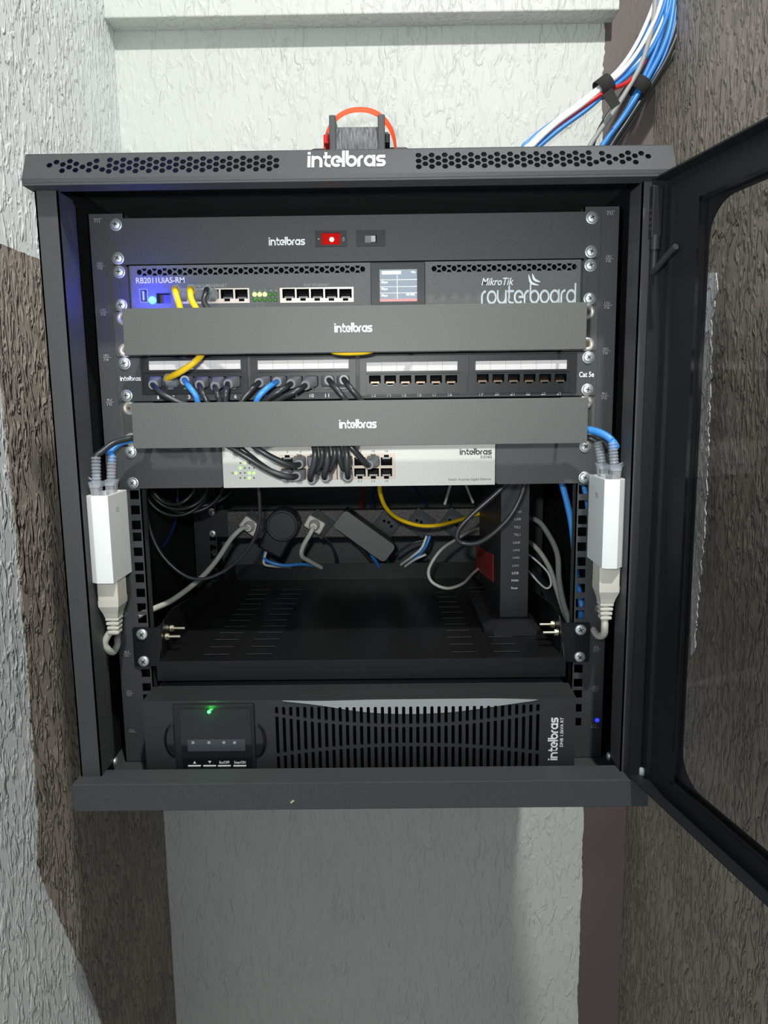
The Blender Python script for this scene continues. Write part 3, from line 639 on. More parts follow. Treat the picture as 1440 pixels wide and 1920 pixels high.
# ------------------------------------------------------------------ UPS at the bottom of the rack
up = thing('battery_backup', (0, .15, -.033), 'black rack battery backup with slotted grille and small display, lowest in the cabinet', 'battery backup')
UY = -.050; ZT = .0560
def up_front(u, v, n): return (u, UY+n, v)
dsp = pbox(328, 1319, 479, 1445, UY)
slots = []
xa, xb = P(520, 1370, y=UY).x, P(1008, 1370, y=UY).x; NS = 38; cxm = (xa+xb)/2; hwid = (xb-xa)/2
def zc(px_y, px=760): return P(px, px_y, y=UY).z
# the rows of slots bend apart towards the ends
for k in range(NS):
    x = xa+(xb-xa)*k/(NS-1); t = (x-cxm)/hwid; q = t*t
    tops = zc(1324-1*q); b1_ = zc(1361-22*q); b2_ = zc(1397+17*q); bot = zc(1436)
    g = .0011
    for a_, b_ in ((tops, b1_+g), (b1_-g, b2_+g), (b2_-g, bot-.006)):
        if a_-b_ > .003: slots.append(rrect(x-.00165, x+.00165, b_, a_, .0013, 3))
m = MB(); plate(m, rect(-.2200, .2175, -.033, ZT), [rect(*(dsp[0], dsp[1], -.026, dsp[3]))]+slots, .003, lambda u, v, n: (u, UY+.0015+n, v))
for a in ((-.2200, -.2185), (.2160, .2175)): m.box(a[0], a[1], UY+.001, -.018, -.033, ZT)
m.prism([(UY+.0005, ZT), (-.018, ZT+.0025), (-.018, ZT+.0010), (UY+.0005, ZT-.0015)], 0, -.2200, .2175)
m.build('front_bezel', GREYP, up)
m = MB(); m.box(-.2165, .2140, -.018, .34, -.033, ZT); m.build('case', POWDER, up)
m = MB(); m.box(-.14, .2160, UY+.012, UY+.013, -.032, ZT-.002); m.build('grille_screen', HOLE, up)
# pale curved band over the grille
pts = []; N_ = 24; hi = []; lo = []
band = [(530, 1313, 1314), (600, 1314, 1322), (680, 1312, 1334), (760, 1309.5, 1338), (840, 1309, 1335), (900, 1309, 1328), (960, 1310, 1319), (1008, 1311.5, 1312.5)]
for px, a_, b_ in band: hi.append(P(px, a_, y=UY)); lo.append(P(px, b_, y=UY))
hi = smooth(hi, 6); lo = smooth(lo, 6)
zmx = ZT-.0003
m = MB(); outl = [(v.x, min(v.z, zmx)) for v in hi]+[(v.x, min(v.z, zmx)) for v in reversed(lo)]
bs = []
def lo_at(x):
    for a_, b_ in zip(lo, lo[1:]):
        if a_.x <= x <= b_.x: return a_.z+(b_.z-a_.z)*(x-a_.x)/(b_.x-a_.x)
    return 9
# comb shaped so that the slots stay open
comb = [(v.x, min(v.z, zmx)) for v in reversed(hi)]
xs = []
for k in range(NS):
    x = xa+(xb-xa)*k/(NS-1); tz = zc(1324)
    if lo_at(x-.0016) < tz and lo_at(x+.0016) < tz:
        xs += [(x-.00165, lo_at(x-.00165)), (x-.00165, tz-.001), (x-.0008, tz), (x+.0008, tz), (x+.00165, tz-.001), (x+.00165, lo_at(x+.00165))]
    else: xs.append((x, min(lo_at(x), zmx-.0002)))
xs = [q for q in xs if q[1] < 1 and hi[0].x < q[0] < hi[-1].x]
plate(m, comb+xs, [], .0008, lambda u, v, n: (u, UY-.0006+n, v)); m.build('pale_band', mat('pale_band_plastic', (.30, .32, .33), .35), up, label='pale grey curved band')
# display block
m = MB(); m.box(dsp[0], dsp[1], UY-.0025, UY+.006, -.026, dsp[3], b=.001); db = m.build('display_block', BLACKP, up)
q = pbox(340, 1329, 471, 1440, UY-.003); m = MB(); m.box(q[0], q[1], UY-.0031, UY-.0024, -.02, q[3]); m.build('display_window', GLOSS, db)
q = pbox(352, 1386, 460, 1408, UY-.003); m = MB(); m.box(q[0], q[1], UY-.0034, UY-.0031, q[2], q[3]); m.build('display_glass', mat('dim_lcd', (.05, .055, .07), .2), db)
for kx in (362, 392, 420, 440):
    q = P(kx, 1392, y=UY-.003); m = MB(); m.box(q.x-.0014, q.x+.0014, UY-.0036, UY-.0034, q.z-.0014, q.z+.0014); m.build('display_icon', DIMW, db)
for px, s_, wd in ((365, '\u25b2', 3), (393.5, '\u25bc', 3), (421, 'Esc/OFF', 9.5), (450, 'Enter/ON', 10.5)):
    q = pbox(px-wd, 1426.5, px+wd, 1431.5, UY-.003)
    if wd == 3:
        m = MB(); zz = (q[2], q[3]) if px < 380 else (q[3], q[2]); m.add([(q[0], UY-.0033, zz[0]), (q[1], UY-.0033, zz[0]), ((q[0]+q[1])/2, UY-.0033, zz[1])], [(0, 1, 2)]); m.build('arrow_print', PAINTW, db)
    else: text(s_, q, UY-.0032, PAINTW, 'button_print', db, bold=.015)
    q = pbox(px-12, 1434.5, px+12, 1436.3, UY-.003); m = MB(); m.box(q[0], q[1], UY-.0040, UY-.003, q[2]-.006, q[3]-.0008, b=.0003); bt = m.build('button', BLACKP, db); m = MB(); m.box(q[0], q[1], UY-.0042, UY-.0032, q[3]-.0009, q[3]); m.build('button_edge', PAINTW, bt)
for sx, px in ((-1, 327), (1, 481)):      # finger recesses beside the display
    c = P(px, 1388, y=UY); m = MB(); vs = [(c.x, UY-.0006, c.z+.016), ]; n_ = 14
    vs = [(c.x+sx*.0105*math.sin(math.pi*k/n_), UY-.0004-.0015*math.sin(math.pi*k/n_)*0, c.z+.0185*math.cos(math.pi*k/n_)) for k in range(n_+1)]
    vs2 = [(c.x+sx*.0072*math.sin(math.pi*k/n_), UY-.0022, c.z+.0160*math.cos(math.pi*k/n_)) for k in range(n_+1)]
    m.add(vs+vs2, [(k, k+1, n_+2+k, n_+1+k) for k in range(n_)]+[tuple(range(n_+1, 2*n_+2))], False); m.build('finger_grip', GLOSS, up)
c = P(391.5, 1335.5, y=UY-.004); m = MB(); m.lathe((c.x, UY-.003, c.z), (0, -1, 0), [(0, .0018), (.0012, .0014), (.0018, .0006)], 14); m.build('green_lamp', LEDG, db)
gl_ = bpy.data.lights.new('green_lamp_glow', 'POINT'); gl_.energy = .012; gl_.color = (.05, 1, .1); gl_.shadow_soft_size = .002
o = bpy.data.objects.new('green_lamp_glow', gl_); COL.objects.link(o); o.location = (c.x, UY-.012, c.z)
logo(pbox(1027, 1345, 1046, 1425, UY), UY-.0001, PAINTW, up, rot=90); text('DNB 1.5kVA RT', pbox(1050, 1345, 1056, 1400, UY), UY-.0001, PAINTW, 'model_print', up, rot=90, bold=.015)
c = P(1120, 1351, y=-.0015); m = MB(); m.lathe((c.x, -.0008, c.z), (0, -1, 0), [(0, .0024), (.0008, .0014)], 12); m.build('blue_indicator', BLUESM, RL[1])

# ------------------------------------------------------------------ power strip on the rear rails, with what is plugged in
SYR = .300
ps = thing('power_strip', (0, .31, .157), 'scuffed black rack power strip with diamond-set sockets across the back', 'power strip')
sa, sb_ = P(425, 980, y=SYR).x, .215; sz0, sz1 = .1570, .1975
socks = [P(px, py, y=SYR) for px, py in ((476, 984), (539, 984), (599, 982), (662, 980), (727, 977), (788, 976), (850, 975))]
m = MB(); m.box(sa, sb_, SYR+.0005, SYR+.022, sz0, sz1, b=.0015); m.build('body', STRIPM, ps)
for sx in (-1, 1): m = MB(); m.box(sx*.2050, sx*.2410, .3175, .3190, sz0, sz1); m.build('mounting_ear', INNER, ps)
for c in socks:
    A = Matrix.Translation((c.x, SYR, (sz0+sz1)/2)) @ Matrix.Rotation(R(38), 4, 'Y'); m = MB()
    m.box(-.0165, .0165, -.0012, .001, -.0165, .0165, A, b=.0006); so = m.build('socket', BLACKP, ps)
    m = MB(); pts = [(-.012, -.006), (-.007, -.0105), (.007, -.0105), (.012, -.006), (.012, .006), (.007, .0105), (-.007, .0105), (-.012, .006)]
    n0 = len(pts); m.add([A @ Vector((a_, -.0022, b_)) for a_, b_ in pts]+[A @ Vector((a_, -.0010, b_)) for a_, b_ in pts], [tuple(range(n0))]+[(i, (i+1) % n0, n0+(i+1) % n0, n0+i) for i in range(n0)])
    f_ = m.build('socket_face', GREYP, so)
    m = MB()
    for dx, dz in ((-.0065, 0), (0, .0022), (.0065, 0)): q = A @ Vector((dx, -.0023, dz)); m.cyl(q, q-Vector((0, .0001, 0)), .0023, n=14)
    m.build('pin_hole', HOLE, f_)

def cable(mb, pts, r, n=10, seg=8): return mb.tube(pts, r, n, seg)
def PP(*l): return [P(a, b, y=c) for a, b, c in l]
# big square-headed plugs
def plug_head(name, c, mt, parent, ang=38, s=1.0):
    A = Matrix.Translation(c) @ Matrix.Rotation(R(ang), 4, 'Y'); m = MB()
    m.box(-.0135*s, .0135*s, -.013, -.0025, -.0095*s, .0095*s, A, b=.0025); m.lathe(A @ Vector((0, -.012, 0)), (0, -1, 0), [(0, .0085*s), (.005, .0080*s), (.008, .0062*s), (.014, .0050*s)], 20)
    return m.build(name, mt, parent)

# power cord of the left injector
base = Vector((-.246, -.05, .12))
pc = thing('mains_cable', base, 'off-white power cord running from strip socket to the white injector at left', 'power cord', 'injector power cords')
c0 = Vector((socks[0].x-.004, SYR, (sz0+sz1)/2)); plug_head('plug', c0, BEIGE, pc)
def iec(parent, cx, cy, ztop, s=1):
    m = MB(); m.box(cx-.0100, cx+.0100, cy-.0125, cy+.0125, ztop-.021, ztop+.006, b=.0012)
    prof = [(.0100, .0125, ztop-.020), (.0098, .0122, ztop-.026), (.0072, .0085, ztop-.034), (.0064, .0068, ztop-.0385)]
    for (a, b_, z_), (a2, b2_, z2) in zip(prof, prof[1:]):
        vs = [(cx+sx*x_, cy+sy*y_, z) for x_, y_, z in ((a, b_, z_), (a2, b2_, z2)) for sx, sy in ((-1, -1), (1, -1), (1, 1), (-1, 1))]
        m.add(vs, [(0, 1, 5, 4), (1, 2, 6, 5), (2, 3, 7, 6), (3, 0, 4, 7), (0, 1, 2, 3), (4, 5, 6, 7)])
    o_ = m.build('connector', BEIGE, parent); m = MB()
    for k in range(4): z = ztop-.0385-k*.0046; m.box(cx-.0067+k*.0004, cx+.0067-k*.0004, cy-.0067+k*.0004, cy+.0067-k*.0004, z-.0034, z, b=.0010)
    m.cyl((cx, cy, ztop-.036), (cx, cy, ztop-.0565), .0052, .0046, n=14); m.build('strain_relief', BEIGE, o_)
ix, iy = -.2435, -.0480
iec(pc, ix, iy, .1835)
m = MB(); cable(m, [c0+Vector((0, -.024, 0))]+PP((452, 992, .265), (432, 1012, .245), (405, 1052, .20), (372, 1088, .15), (325, 1124, .085), (290, 1141, .045), (262, 1153, .022), (243, 1167, .018))+
      PP((228, 1182, .012), (220, 1193, -.004), (220, 1208, -.020), (213, 1222, -.034), (203, 1218, -.044), (197, 1203, -.048))+[Vector((ix, iy, .136))], .0034, 12); m.build('cable', CREAM, pc)
# white injectors
def injector(label, mirror, x0_, x1_, y0_, y1_, z0_, z1_, grp='white power injectors'):
    s_ = -1 if mirror else 1
    t = thing('power_injector', ((x0_+x1_)/2, (y0_+y1_)/2, z0_), label, 'power injector', grp)
    m = MB(); ch = .005
    prof = [(x0_, y0_), (x1_, y0_), (x1_, y1_), (x0_, y1_)]
    if mirror: prof = [(x0_, y0_+.003), (x0_+.004, y0_), (x0_+.0135, y0_), (x1_, y0_+.008), (x1_, y1_), (x0_, y1_)]
    else: prof = [(x0_, y0_+.004), (x0_+.006, y0_), (x1_, y0_), (x1_, y1_), (x0_, y1_)]
    n = len(prof); zt = [z1_]*n
    vs = [(a, b, z0_) for a, b in prof]+[(a, b, z1_-.0006) for a, b in prof]
    cx, cy = sum(a for a, b in prof)/n, sum(b for a, b in prof)/n
    inn = [(cx+(a-cx)*.80, cy+(b-cy)*.86) for a, b in prof]
    vs += [(a, b, z1_) for a, b in [(cx+(a-cx)*.97, cy+(b-cy)*.985) for a, b in prof]]+[(a, b, z1_) for a, b in inn]+[(a, b, z1_-.010) for a, b in inn]
    fs = [tuple(range(n))]+[(L*n+i, L*n+(i+1) % n, (L+1)*n+(i+1) % n, (L+1)*n+i) for L in range(4) for i in range(n)]+[tuple(range(4*n, 5*n))]
    m.add(vs, fs); b_ = m.build('body', WHITEP, t)
    return t, b_, (cx, cy)
inL, bL, cL = injector('white power injector hanging on the left post beside the rack', False, -.2548, -.2330, -.070, -.0200, .1836, .2682)
inR, bR, cR = injector('white power injector hanging on the right post beside the rack', True, .2340, .2550, -.070, -.0150, .1925, .2778)
FLs = lambda u, v, n: (-.2330+n, u, v); FRs = lambda u, v, n: (.2340-n, u, v)
text('03', (-.052, -.044, .2500, .2545), 0, DIMW, 'mark', bL, F=FLs); text('08', (-.047, -.039, .2570, .2625), 0, DIMW, 'mark', bR, F=FRs)
for s_, ob in ((-1, inL), (1, inR)):
    m = MB(); m.box(s_*.2551, s_*.2560, -.0480, -.0300, .18, .285); m.box(s_*.2545, s_*.2556, -.0470, -.0310, .19, .28)
    m.build('mounting_tape', mat('white_foam_tape', (.6, .6, .6), .7), ob)
pc2 = thing('mains_cable', (.2440, -.045, .12), 'off-white power cord hanging from the white injector at right', 'power cord', 'injector power cords')
iec(pc2, .2445, -.0470, .1925)
m = MB(); cable(m, [(.2445, -.047, .1375), (.2448, -.047, .128), (.2462, -.040, .118), (.2465, -.020, .110), (.2478, .005, .110), (.2485, .03, .112)], .0036, 12); m.build('cable', BEIGE, pc2)

# centre plug with flat cord
def cord(label, mt, pts, r, cat='cable', group=None, name='cable', n=8):
    m = MB(); cable(m, pts, r, n); o = m.build(name, mt, org=Vector(pts[0])); return tag(o, label, cat, group)
pw3 = thing('mains_cable', socks[2], 'beige plug with flat cord in the third socket of the strip', 'power cord')
c0 = Vector((socks[2].x-.006, SYR, (sz0+sz1)/2+.001)); plug_head('plug', c0, BEIGE, pw3, 30)
m = MB(); cable(m, [c0+Vector((0, -.024, 0))]+PP((582, 1000, .272), (568, 1025, .28), (566, 1042, .29), (580, 1052, .31), (606, 1066, .345), (620, 1072, .36)), .0034); m.build('cable', CREAM, pw3)
# round black plug
rp = thing('round_plug', socks[1], 'round black right-angled plug in the second socket of the strip', 'plug')
c = P(530, 985, y=.27); m = MB(); m.lathe(Vector((c.x, SYR-.002, c.z)), (0, -1, 0), [(0, .0235), (.030, .0235), (.034, .0215), (.0335, .019), (.0325, .0185)], 36)
m.build('head', GREYP, rp); q = P(510, 1018, y=.285); m = MB(); A = Matrix.Translation((c.x, SYR-.017, c.z)) @ Matrix.Rotation(R(28), 4, 'Y')
m.box(-.019, .019, -.011, .011, -.046, -.005, A, b=.003); m.build('shoulder', BLACKP, rp)
# black adapter brick
br = thing('adapter_brick', P(665, 995, y=.27), 'matt black oblong power adapter plugged slantwise into the strip', 'power adapter')
A = Matrix.Translation((P(684, 1003, y=.262).x, .262, P(684, 1003, y=.262).z)) @ Matrix.Rotation(R(37), 4, 'Y')
m = MB(); plate(m, rrect(-.044, .044, -.0145, .0145, .006, 6), [], .012, lambda u, v, n: A @ Vector((u, -.006-n, v))); m.build('front_shell', mat('matt_grey_shell', (.085, .095, .088), .5), br)
m = MB(); m.box(-.043, .043, .0, .034, -.0145, .0140, A, b=.002); m.build('rear_shell', BLACKP, br)

# ------------------------------------------------------------------ modem standing on the shelf
MX0, MX1, MY = .1610, .1945, .0880
md = thing('modem', (.178, .14, .0856), 'tall black fibre modem standing upright on the shelf, red label on its side', 'modem')
m = MB(); m.box(MX0, MX1, MY+.002, .285, .0960, .272, b=.003); m.build('body', BLACKP, md)
m = MB(); pr = [(MY+.0035, .0935), (MY-.001, .099), (MY, .274), (MY+.004, .276)]
m.prism(pr, 0, MX0+.0005, MX1-.0005); m.build('front_strip', GLOSS if 0 else mat('satin_front_strip', (.022, .023, .025), .3), md)
for s_, py in (('WLAN', 959), ('USB', 973), ('TEL2', 988), ('TEL1', 1002), ('LAN4', 1017), ('LAN3', 1031), ('LAN2', 1045), ('LAN1', 1060), ('LOS', 1074), ('PON', 1088), ('Power', 1102)):
    px = 971-(py-959)*.045; q = pbox(px-6.2, py-2, px+6.2, py+2.2, MY); text(s_, q, MY-.0008, PAINTW if py > 1070 else DIMW, 'status_print', md, bold=.01)
m = MB(); m.box(MX0-.0006, MX0, .108, .172, .1405, .1760)
a1, a2, a3, a4 = P(893, 1023, x=MX0), P(925, 1040, x=MX0), P(925, 1091, x=MX0), P(893, 1066, x=MX0)
m = MB(); m.add([a1-Vector((.0005, 0, 0)), a2-Vector((.0005, 0, 0)), a3-Vector((.0005, 0, 0)), a4-Vector((.0005, 0, 0))]+[a1, a2, a3, a4], [(0, 1, 2, 3), (0, 1, 5, 4), (1, 2, 6, 5), (2, 3, 7, 6), (3, 0, 4, 7)])
lb_ = m.build('label', REDLAB, md, label='red side label')
m = MB()
for t_ in (.12, .2, .28, .36): 
    q = a1.lerp(a4, t_); q2 = a1.lerp(a2, .5); m.box(MX0-.0008, MX0-.0006, q.y-.02, q.y-.002, q.z-.0030, q.z-.0022)
m.build('label_print', mat('pink_print', (.5, .25, .25), .6), lb_)
m = MB(); pr = [(.118, .062), (.150, .050), (.203, .050), (.225, .10), (.225, .2), (.118, .2)]
pr = [(.140, .066), (.150, .056), (.199, .056), (.205, .066), (.205, .22), (.140, .22)]
n = len(pr); cxm, cym = .178, .14
vs = [(a, b, ZS+.0004) for a, b in pr]+[(a, b, ZS+.006) for a, b in pr]+[(cxm+(a-cxm)*.72, cym+(b-cym)*.8, ZS+.0125) for a, b in pr]
m.add(vs, [tuple(range(n)), tuple(range(2*n, 3*n))]+[(L*n+i, L*n+(i+1) % n, (L+1)*n+(i+1) % n, (L+1)*n+i) for L in range(2) for i in range(n)]); m.build('stand', BLACKP, md)

# ------------------------------------------------------------------ network plugs and patch cables
def rj45(parent, J, a, wdir, latch, bootm, blen=.020, ribs=False, bdir=None, guard=True):
    """modular plug at J pointing out along a; boot behind it leaning along bdir; returns where the cable leaves"""
    J, a, wdir = Vector(J), Vector(a).normalized(), Vector(wdir).normalized(); zd = Vector(latch).normalized()
    M = Matrix((( wdir.x, a.x, zd.x, J.x), (wdir.y, a.y, zd.y, J.y), (wdir.z, a.z, zd.z, J.z), (0, 0, 0, 1)))
    m = MB(); m.box(-.0056, .0056, -.0055, .010, -.0038, .0038, M, b=.0005)
    for k in range(8): m.box((k-3.5)*.00105-.0003, (k-3.5)*.00105+.0003, -.005, .001, -.0041, -.0036, M)
    pl = m.build('plug', CLEAR, parent)
    m = MB(); m.prism([(-.004, .0040), (.009, .0062), (.013, .0078), (.013, .0072), (.009, .0054), (-.004, .0032)], 0, -.0026, .0026); m.v = [M @ v for v in m.v]; m.build('latch', CLEAR, pl)
    b = (Vector(bdir).normalized() if bdir is not None else a); E = J+a*.009+b*blen; m = MB(); n = 16; rings = []
    st = 18 if ribs else 7
    for i in range(st+1):
        t = i/st; c = J+a*(.007+.002*t)+b*(blen*t); ax = (a.lerp(b, min(1, t*1.5))).normalized()
        w2 = (wdir-ax*wdir.dot(ax)).normalized(); z2 = ax.cross(w2); k = (1-t)
        rw, rh = .0064*(1-.32*t), .0054*(1-.16*t); 
        if ribs and i: kk = .0058 if t < .22 else .0041*(1.13 if i % 2 else .88); rw, rh = kk, kk
        p_ = 2/(2.0+(4*k if not ribs else (4 if t < .22 else 0)))
        for j in range(n):
            an = 2*math.pi*j/n; cs, sn = math.cos(an), math.sin(an)
            m.v.append(c+w2*rw*math.copysign(abs(cs)**p_, cs)+z2*rh*math.copysign(abs(sn)**p_, sn))
    m.f = [(i*n+j, i*n+(j+1) % n, (i+1)*n+(j+1) % n, (i+1)*n+j) for i in range(st) for j in range(n)]+[tuple(range(n-1, -1, -1)), tuple(range(st*n, st*n+n))]
    m.smooth = [not ribs]*(st*n)+[False]*2
    m.build('boot', bootm, pl)
    if ribs and guard:
        m = MB(); m.tube([E-b*.022+zd*.004, E-b*.020+zd*.0085, E-b*.024+zd*.0105, E-b*.031+zd*.0105, E-b*.034+zd*.0085], .0010, 6); m.build('latch_guard', BOOTC, pl)
    return E-b*.006, E
def patch(label, group, color, ends, pts, r=.0028, name='patch_cable', n=12):
    """ends: list of plug specs; pts between"""
    t = thing(name, ends[0][1][0] if ends else pts[0], label, 'network cable', group); path = []
    e0 = ends[0]; s0, E0 = rj45(t, *e0[1], **e0[2]); path = [s0, E0]
    path += [Vector(q) for q in pts]
    if len(ends) > 1: s1, E1 = rj45(t, *ends[1][1], **ends[1][2]); path += [E1, s1]
    m = MB(); m.tube(path, r, n, 7); m.build('cable', color, t); return t
X = Vector((1, 0, 0)); OUT = Vector((0, -1, 0)); UPZ = Vector((0, 0, 1)); DNZ = -UPZ
def toE(J, E, blen=None):
    d = Vector(E)-(Vector(J)+OUT*.009); return dict(blen=d.length, bdir=d)
patches = [  # jack, colour, plug end px, waypoints, label
 (0, BLACKC, (287, 722), [(303, 738, -.040), (325, 749, -.040), (352, 759, -.036)], 'black patch cable in patch panel jack 1, leftmost'),
 (2, BLUEC, (346, 713), [(356, 727, -.043), (367, 742, -.044), (372, 760, -.040)], 'blue patch cable in patch panel jack 3'),
 (3, BLACKC, (374, 722), [(379, 735, -.041), (387, 750, -.042), (390, 762, -.040)], 'black patch cable in patch panel jack 4'),
 (4, BLACKC, (403, 725), [(407, 737, -.042), (411, 750, -.042), (412, 762, -.040)], 'black patch cable in patch panel jack 5'),
 (5, BLACKC, (427, 720), [(424, 735, -.042), (423, 750, -.042), (423, 762, -.040)], 'black patch cable in patch panel jack 6'),
 (6, BLACKC, (485, 718), [(472, 730, -.038), (458, 745, -.040), (449, 760, -.040)], 'black patch cable in patch panel jack 7'),
 (7, BLUEC, (519, 716), [(502, 727, -.044), (486, 743, -.047), (478, 760, -.043)], 'blue patch cable in patch panel jack 8'),
 (8, BLACKC, (545, 720), [(526, 732, -.040), (506, 744, -.040), (488, 760, -.036)], 'black patch cable in patch panel jack 9'),
 (9, BLACKC, (572, 723), [(552, 735, -.038), (528, 746, -.036), (505, 760, -.034)], 'black patch cable in patch panel jack 10'),
 (10, BLACKC, (617, 713), [(628, 726, -.040), (642, 742, -.042), (656, 762, -.038)], 'black patch cable in patch panel jack 11'),
 (11, BLACKC, (645, 712), [(656, 726, -.040), (670, 742, -.040), (684, 760, -.036)], 'black patch cable in patch panel jack 12, rightmost plugged one'),
]
for k, c_, e_, w_, lab in patches:
    J = JK[k]+Vector((0, -.001, 0)); E = P(*e_, y=-.031)
    patch(lab, 'patch cables in the patch panel', c_, [(0, (J, OUT, X, DNZ, BOOT), toE(J, E))], [P(a, b, y=c) for a, b, c in w_])
# router cables
J1, J2, J3 = r1[0], r1[1], r1[2]
JP = JK[1]+Vector((0, -.001, 0))
E = P(329, 542, y=-.026)
patch('yellow patch cable curving from router to patch panel jack 2', 'yellow router cables', YELC, [(0, (J1, OUT, X, DNZ, BOOTC), toE(J1, E)), (0, (JP, OUT, X, DNZ, BOOTC), toE(JP, P(315, 709, y=-.030)))],
      [P(329, 548, y=-.034), P(336, 572, y=-.038), Vector((-.160, -.036, .425)), Vector((-.150, -.036, .405)), P(378, 664, y=-.038), P(362, 681, y=-.047), P(335, 699, y=-.043)], r=.0031)
E = P(358, 542, y=-.026)
patch('yellow patch cable from router dipping below the upper organizer', 'yellow router cables', YELC, [(0, (J2, OUT, X, DNZ, BOOTC), toE(J2, E))],
      [P(357, 548, y=-.034), P(364, 572, y=-.038), Vector((-.130, -.036, .415)), Vector((-.09, -.040, .406)), P(600, 652, y=-.052), P(630, 659, y=-.052), P(660, 660.5, y=-.052), P(700, 655, y=-.052), Vector((.05, -.045, .415)), Vector((.06, -.02, .42))], r=.0031)
E = P(388, 543, y=-.024)
patch('black patch cable plugged into the router beside the yellow pair', None, BLACKC, [(0, (J3, OUT, X, DNZ, BOOTC), toE(J3, E))],
      [P(386, 550, y=-.032), P(385, 572, y=-.036), Vector((-.122, -.034, .425)), Vector((-.11, -.03, .41))])
# switch cables
sws = [
 ((1, 1), (555, 893), [(540, 894, -.040), (505, 882, -.044), (468, 860, -.048), (432, 838, -.048), (415, 828, -.044)], 'second port of the lower row', 0),
 ((0, 1), (560, 871), [(545, 872, -.040), (515, 860, -.044), (490, 846, -.046), (470, 832, -.044)], 'second port of the upper row', 0),
 ((1, 0), (534, 893), [(518, 889, -.034), (490, 872, -.036), (462, 850, -.040), (440, 832, -.040)], 'first port of the lower row', 0),
 ((1, 2), (583, 899), [(582, 893, -.041), (588, 872, -.048), (591, 850, -.049), (588, 832, -.044)], 'third port of the lower row', 0),
 ((0, 2), (592, 884), [(594, 881, -.038), (603, 866, -.044), (604, 848, -.046), (600, 832, -.042)], 'third port of the upper row', 0),
 ((1, 3), (609, 895), [(608, 891, -.041), (613, 872, -.048), (614, 850, -.049), (611, 832, -.044)], 'fourth port of the lower row', 0),
 ((0, 3), (618, 881), [(619, 879, -.038), (626, 862, -.044), (628, 848, -.045), (625, 832, -.042)], 'fourth port of the upper row', 0),
 ((0, 4), (645, 880), [(643, 877, -.038), (638, 862, -.044), (636, 848, -.045), (633, 832, -.042)], 'fifth port of the upper row', 0),
 ((1, 4), (652, 894), [(652, 890, -.041), (651, 872, -.048), (650, 850, -.049), (646, 832, -.044)], 'fifth port of the lower row', 0),
 ((0, 6), (691, 872), [(686, 869, -.036), (672, 853, -.042), (660, 840, -.044), (650, 828, -.042)], 'seventh port of the upper row', 0),
]
for key, e_, w_, lab, _ in sws:
    J = SWJ[key]+Vector((0, -.001, 0)); E = P(*e_, y=-.030)
    patch('black patch cable looping into the '+lab+' of the silver switch', 'black patch cables in the silver switch', BLACKC, [(0, (J, OUT, X, UPZ if key[0] == 0 else DNZ, BOOT), toE(J, E))], [P(a, b, y=c) for a, b, c in w_], r=.0030)
# cables into the tops of the injectors
grp = 'network cables in the white injectors'
def inj(label, col_, J, latch, wd, top, pts, r=.0029):
    J = Vector(J); d = Vector(top)-J-UPZ*.009
    patch(label, grp, col_, [(0, (J, UPZ, wd, latch, BOOTC), dict(blen=d.length, bdir=d, ribs=True, guard=(label.startswith('black network cable rising from the left') or label.startswith('thick blue'))))], pts, r=r)
zt = .2682
inj('black network cable rising from the left injector', BLACKC, (-.2485, -.056, zt), (-1, 0, 0), (0, 1, 0), (-.2470, -.056, zt+.036), PP((192, 846, -.052), (212, 831, -.045), (238, 823, -.036), (262, 819, -.03), (285, 819, -.03)))
inj('blue network cable rising from the left injector behind the black one', BLUEC, (-.2402, -.041, zt), (1, 0, 0), (0, 1, 0), (-.2378, -.040, zt+.036), PP((207, 848, -.036), (222, 833, -.032), (243, 826, -.026), (265, 823, -.022), (285, 823, -.022)))
zt = .2778
inj('black network cable rising from the right injector beside a thick blue one', BLACKC, (.2420, -.034, zt), (-1, 0, 0), (0, 1, 0), (.2360, -.034, zt+.034), PP((1131, 842, -.034), (1120, 829, -.033), (1105, 821, -.030), (1080, 816, -.03)))
inj('thick blue network cable curving down into the right injector', BLUEC, (.2478, -.052, zt), (1, 0, 0), (0, 1, 0), (.2450, -.052, zt+.034), PP((1155, 838, -.050), (1143, 822, -.046), (1124, 811, -.040), (1103, 806, -.034), (1075, 804, -.03)), r=.0036)
# little pale cover flaps seen at the ends of the lower organizer
# ------------------------------------------------------------------ loose cables inside the cabinet
cord('thin black cable hanging in a wide loop above the left of the shelf', BLACKC, PP((484, 905, .05), (487, 945, .06), (485, 985, .07), (468, 1025, .08), (430, 1064, .09), (385, 1085, .09), (345, 1078, .09), (305, 1042, .09), (282, 995, .09), (273, 940, .09), (276, 900, .09)), .0021)
for k, (cx, cy, rx, ry, yy) in enumerate(((335, 905, 55, 55, .10), (350, 900, 70, 68, .13), (325, 890, 45, 62, .08), (360, 905, 78, 50, .15), (330, 900, 62, 74, .12))):
    cord('black cable coiled behind the left rail under the switch', mat('shaded_black_sheath', (.010, .010, .011), .45), [P(cx+rx*math.cos(R(a)), cy+ry*math.sin(R(a))*.9, y=yy+.01*math.sin(R(2*a))) for a in range(-15, 200, 14)], .0023, group='coiled black cables at left')  # black sheath darkened in colour to stand for the shade behind the rail
cord('shaded blue cable drooping at the left of the cabinet interior', mat('shaded_blue_sheath', (.008, .02, .09), .4), PP((333, 905, .2), (332, 950, .2), (325, 990, .21), (308, 1022, .22), (296, 1035, .23), (283, 1020, .24), (274, 990, .25)), .0022)  # interior shade is put into this blue
cord('yellow cable drooping in an arc in front of the strip sockets', YELC, PP((712, 903, .10), (713, 925, .12), (724, 952, .15), (748, 973, .18), (785, 985, .19), (820, 985, .20), (855, 977, .24), (893, 965, .292), (935, 955, .296)), .0026)
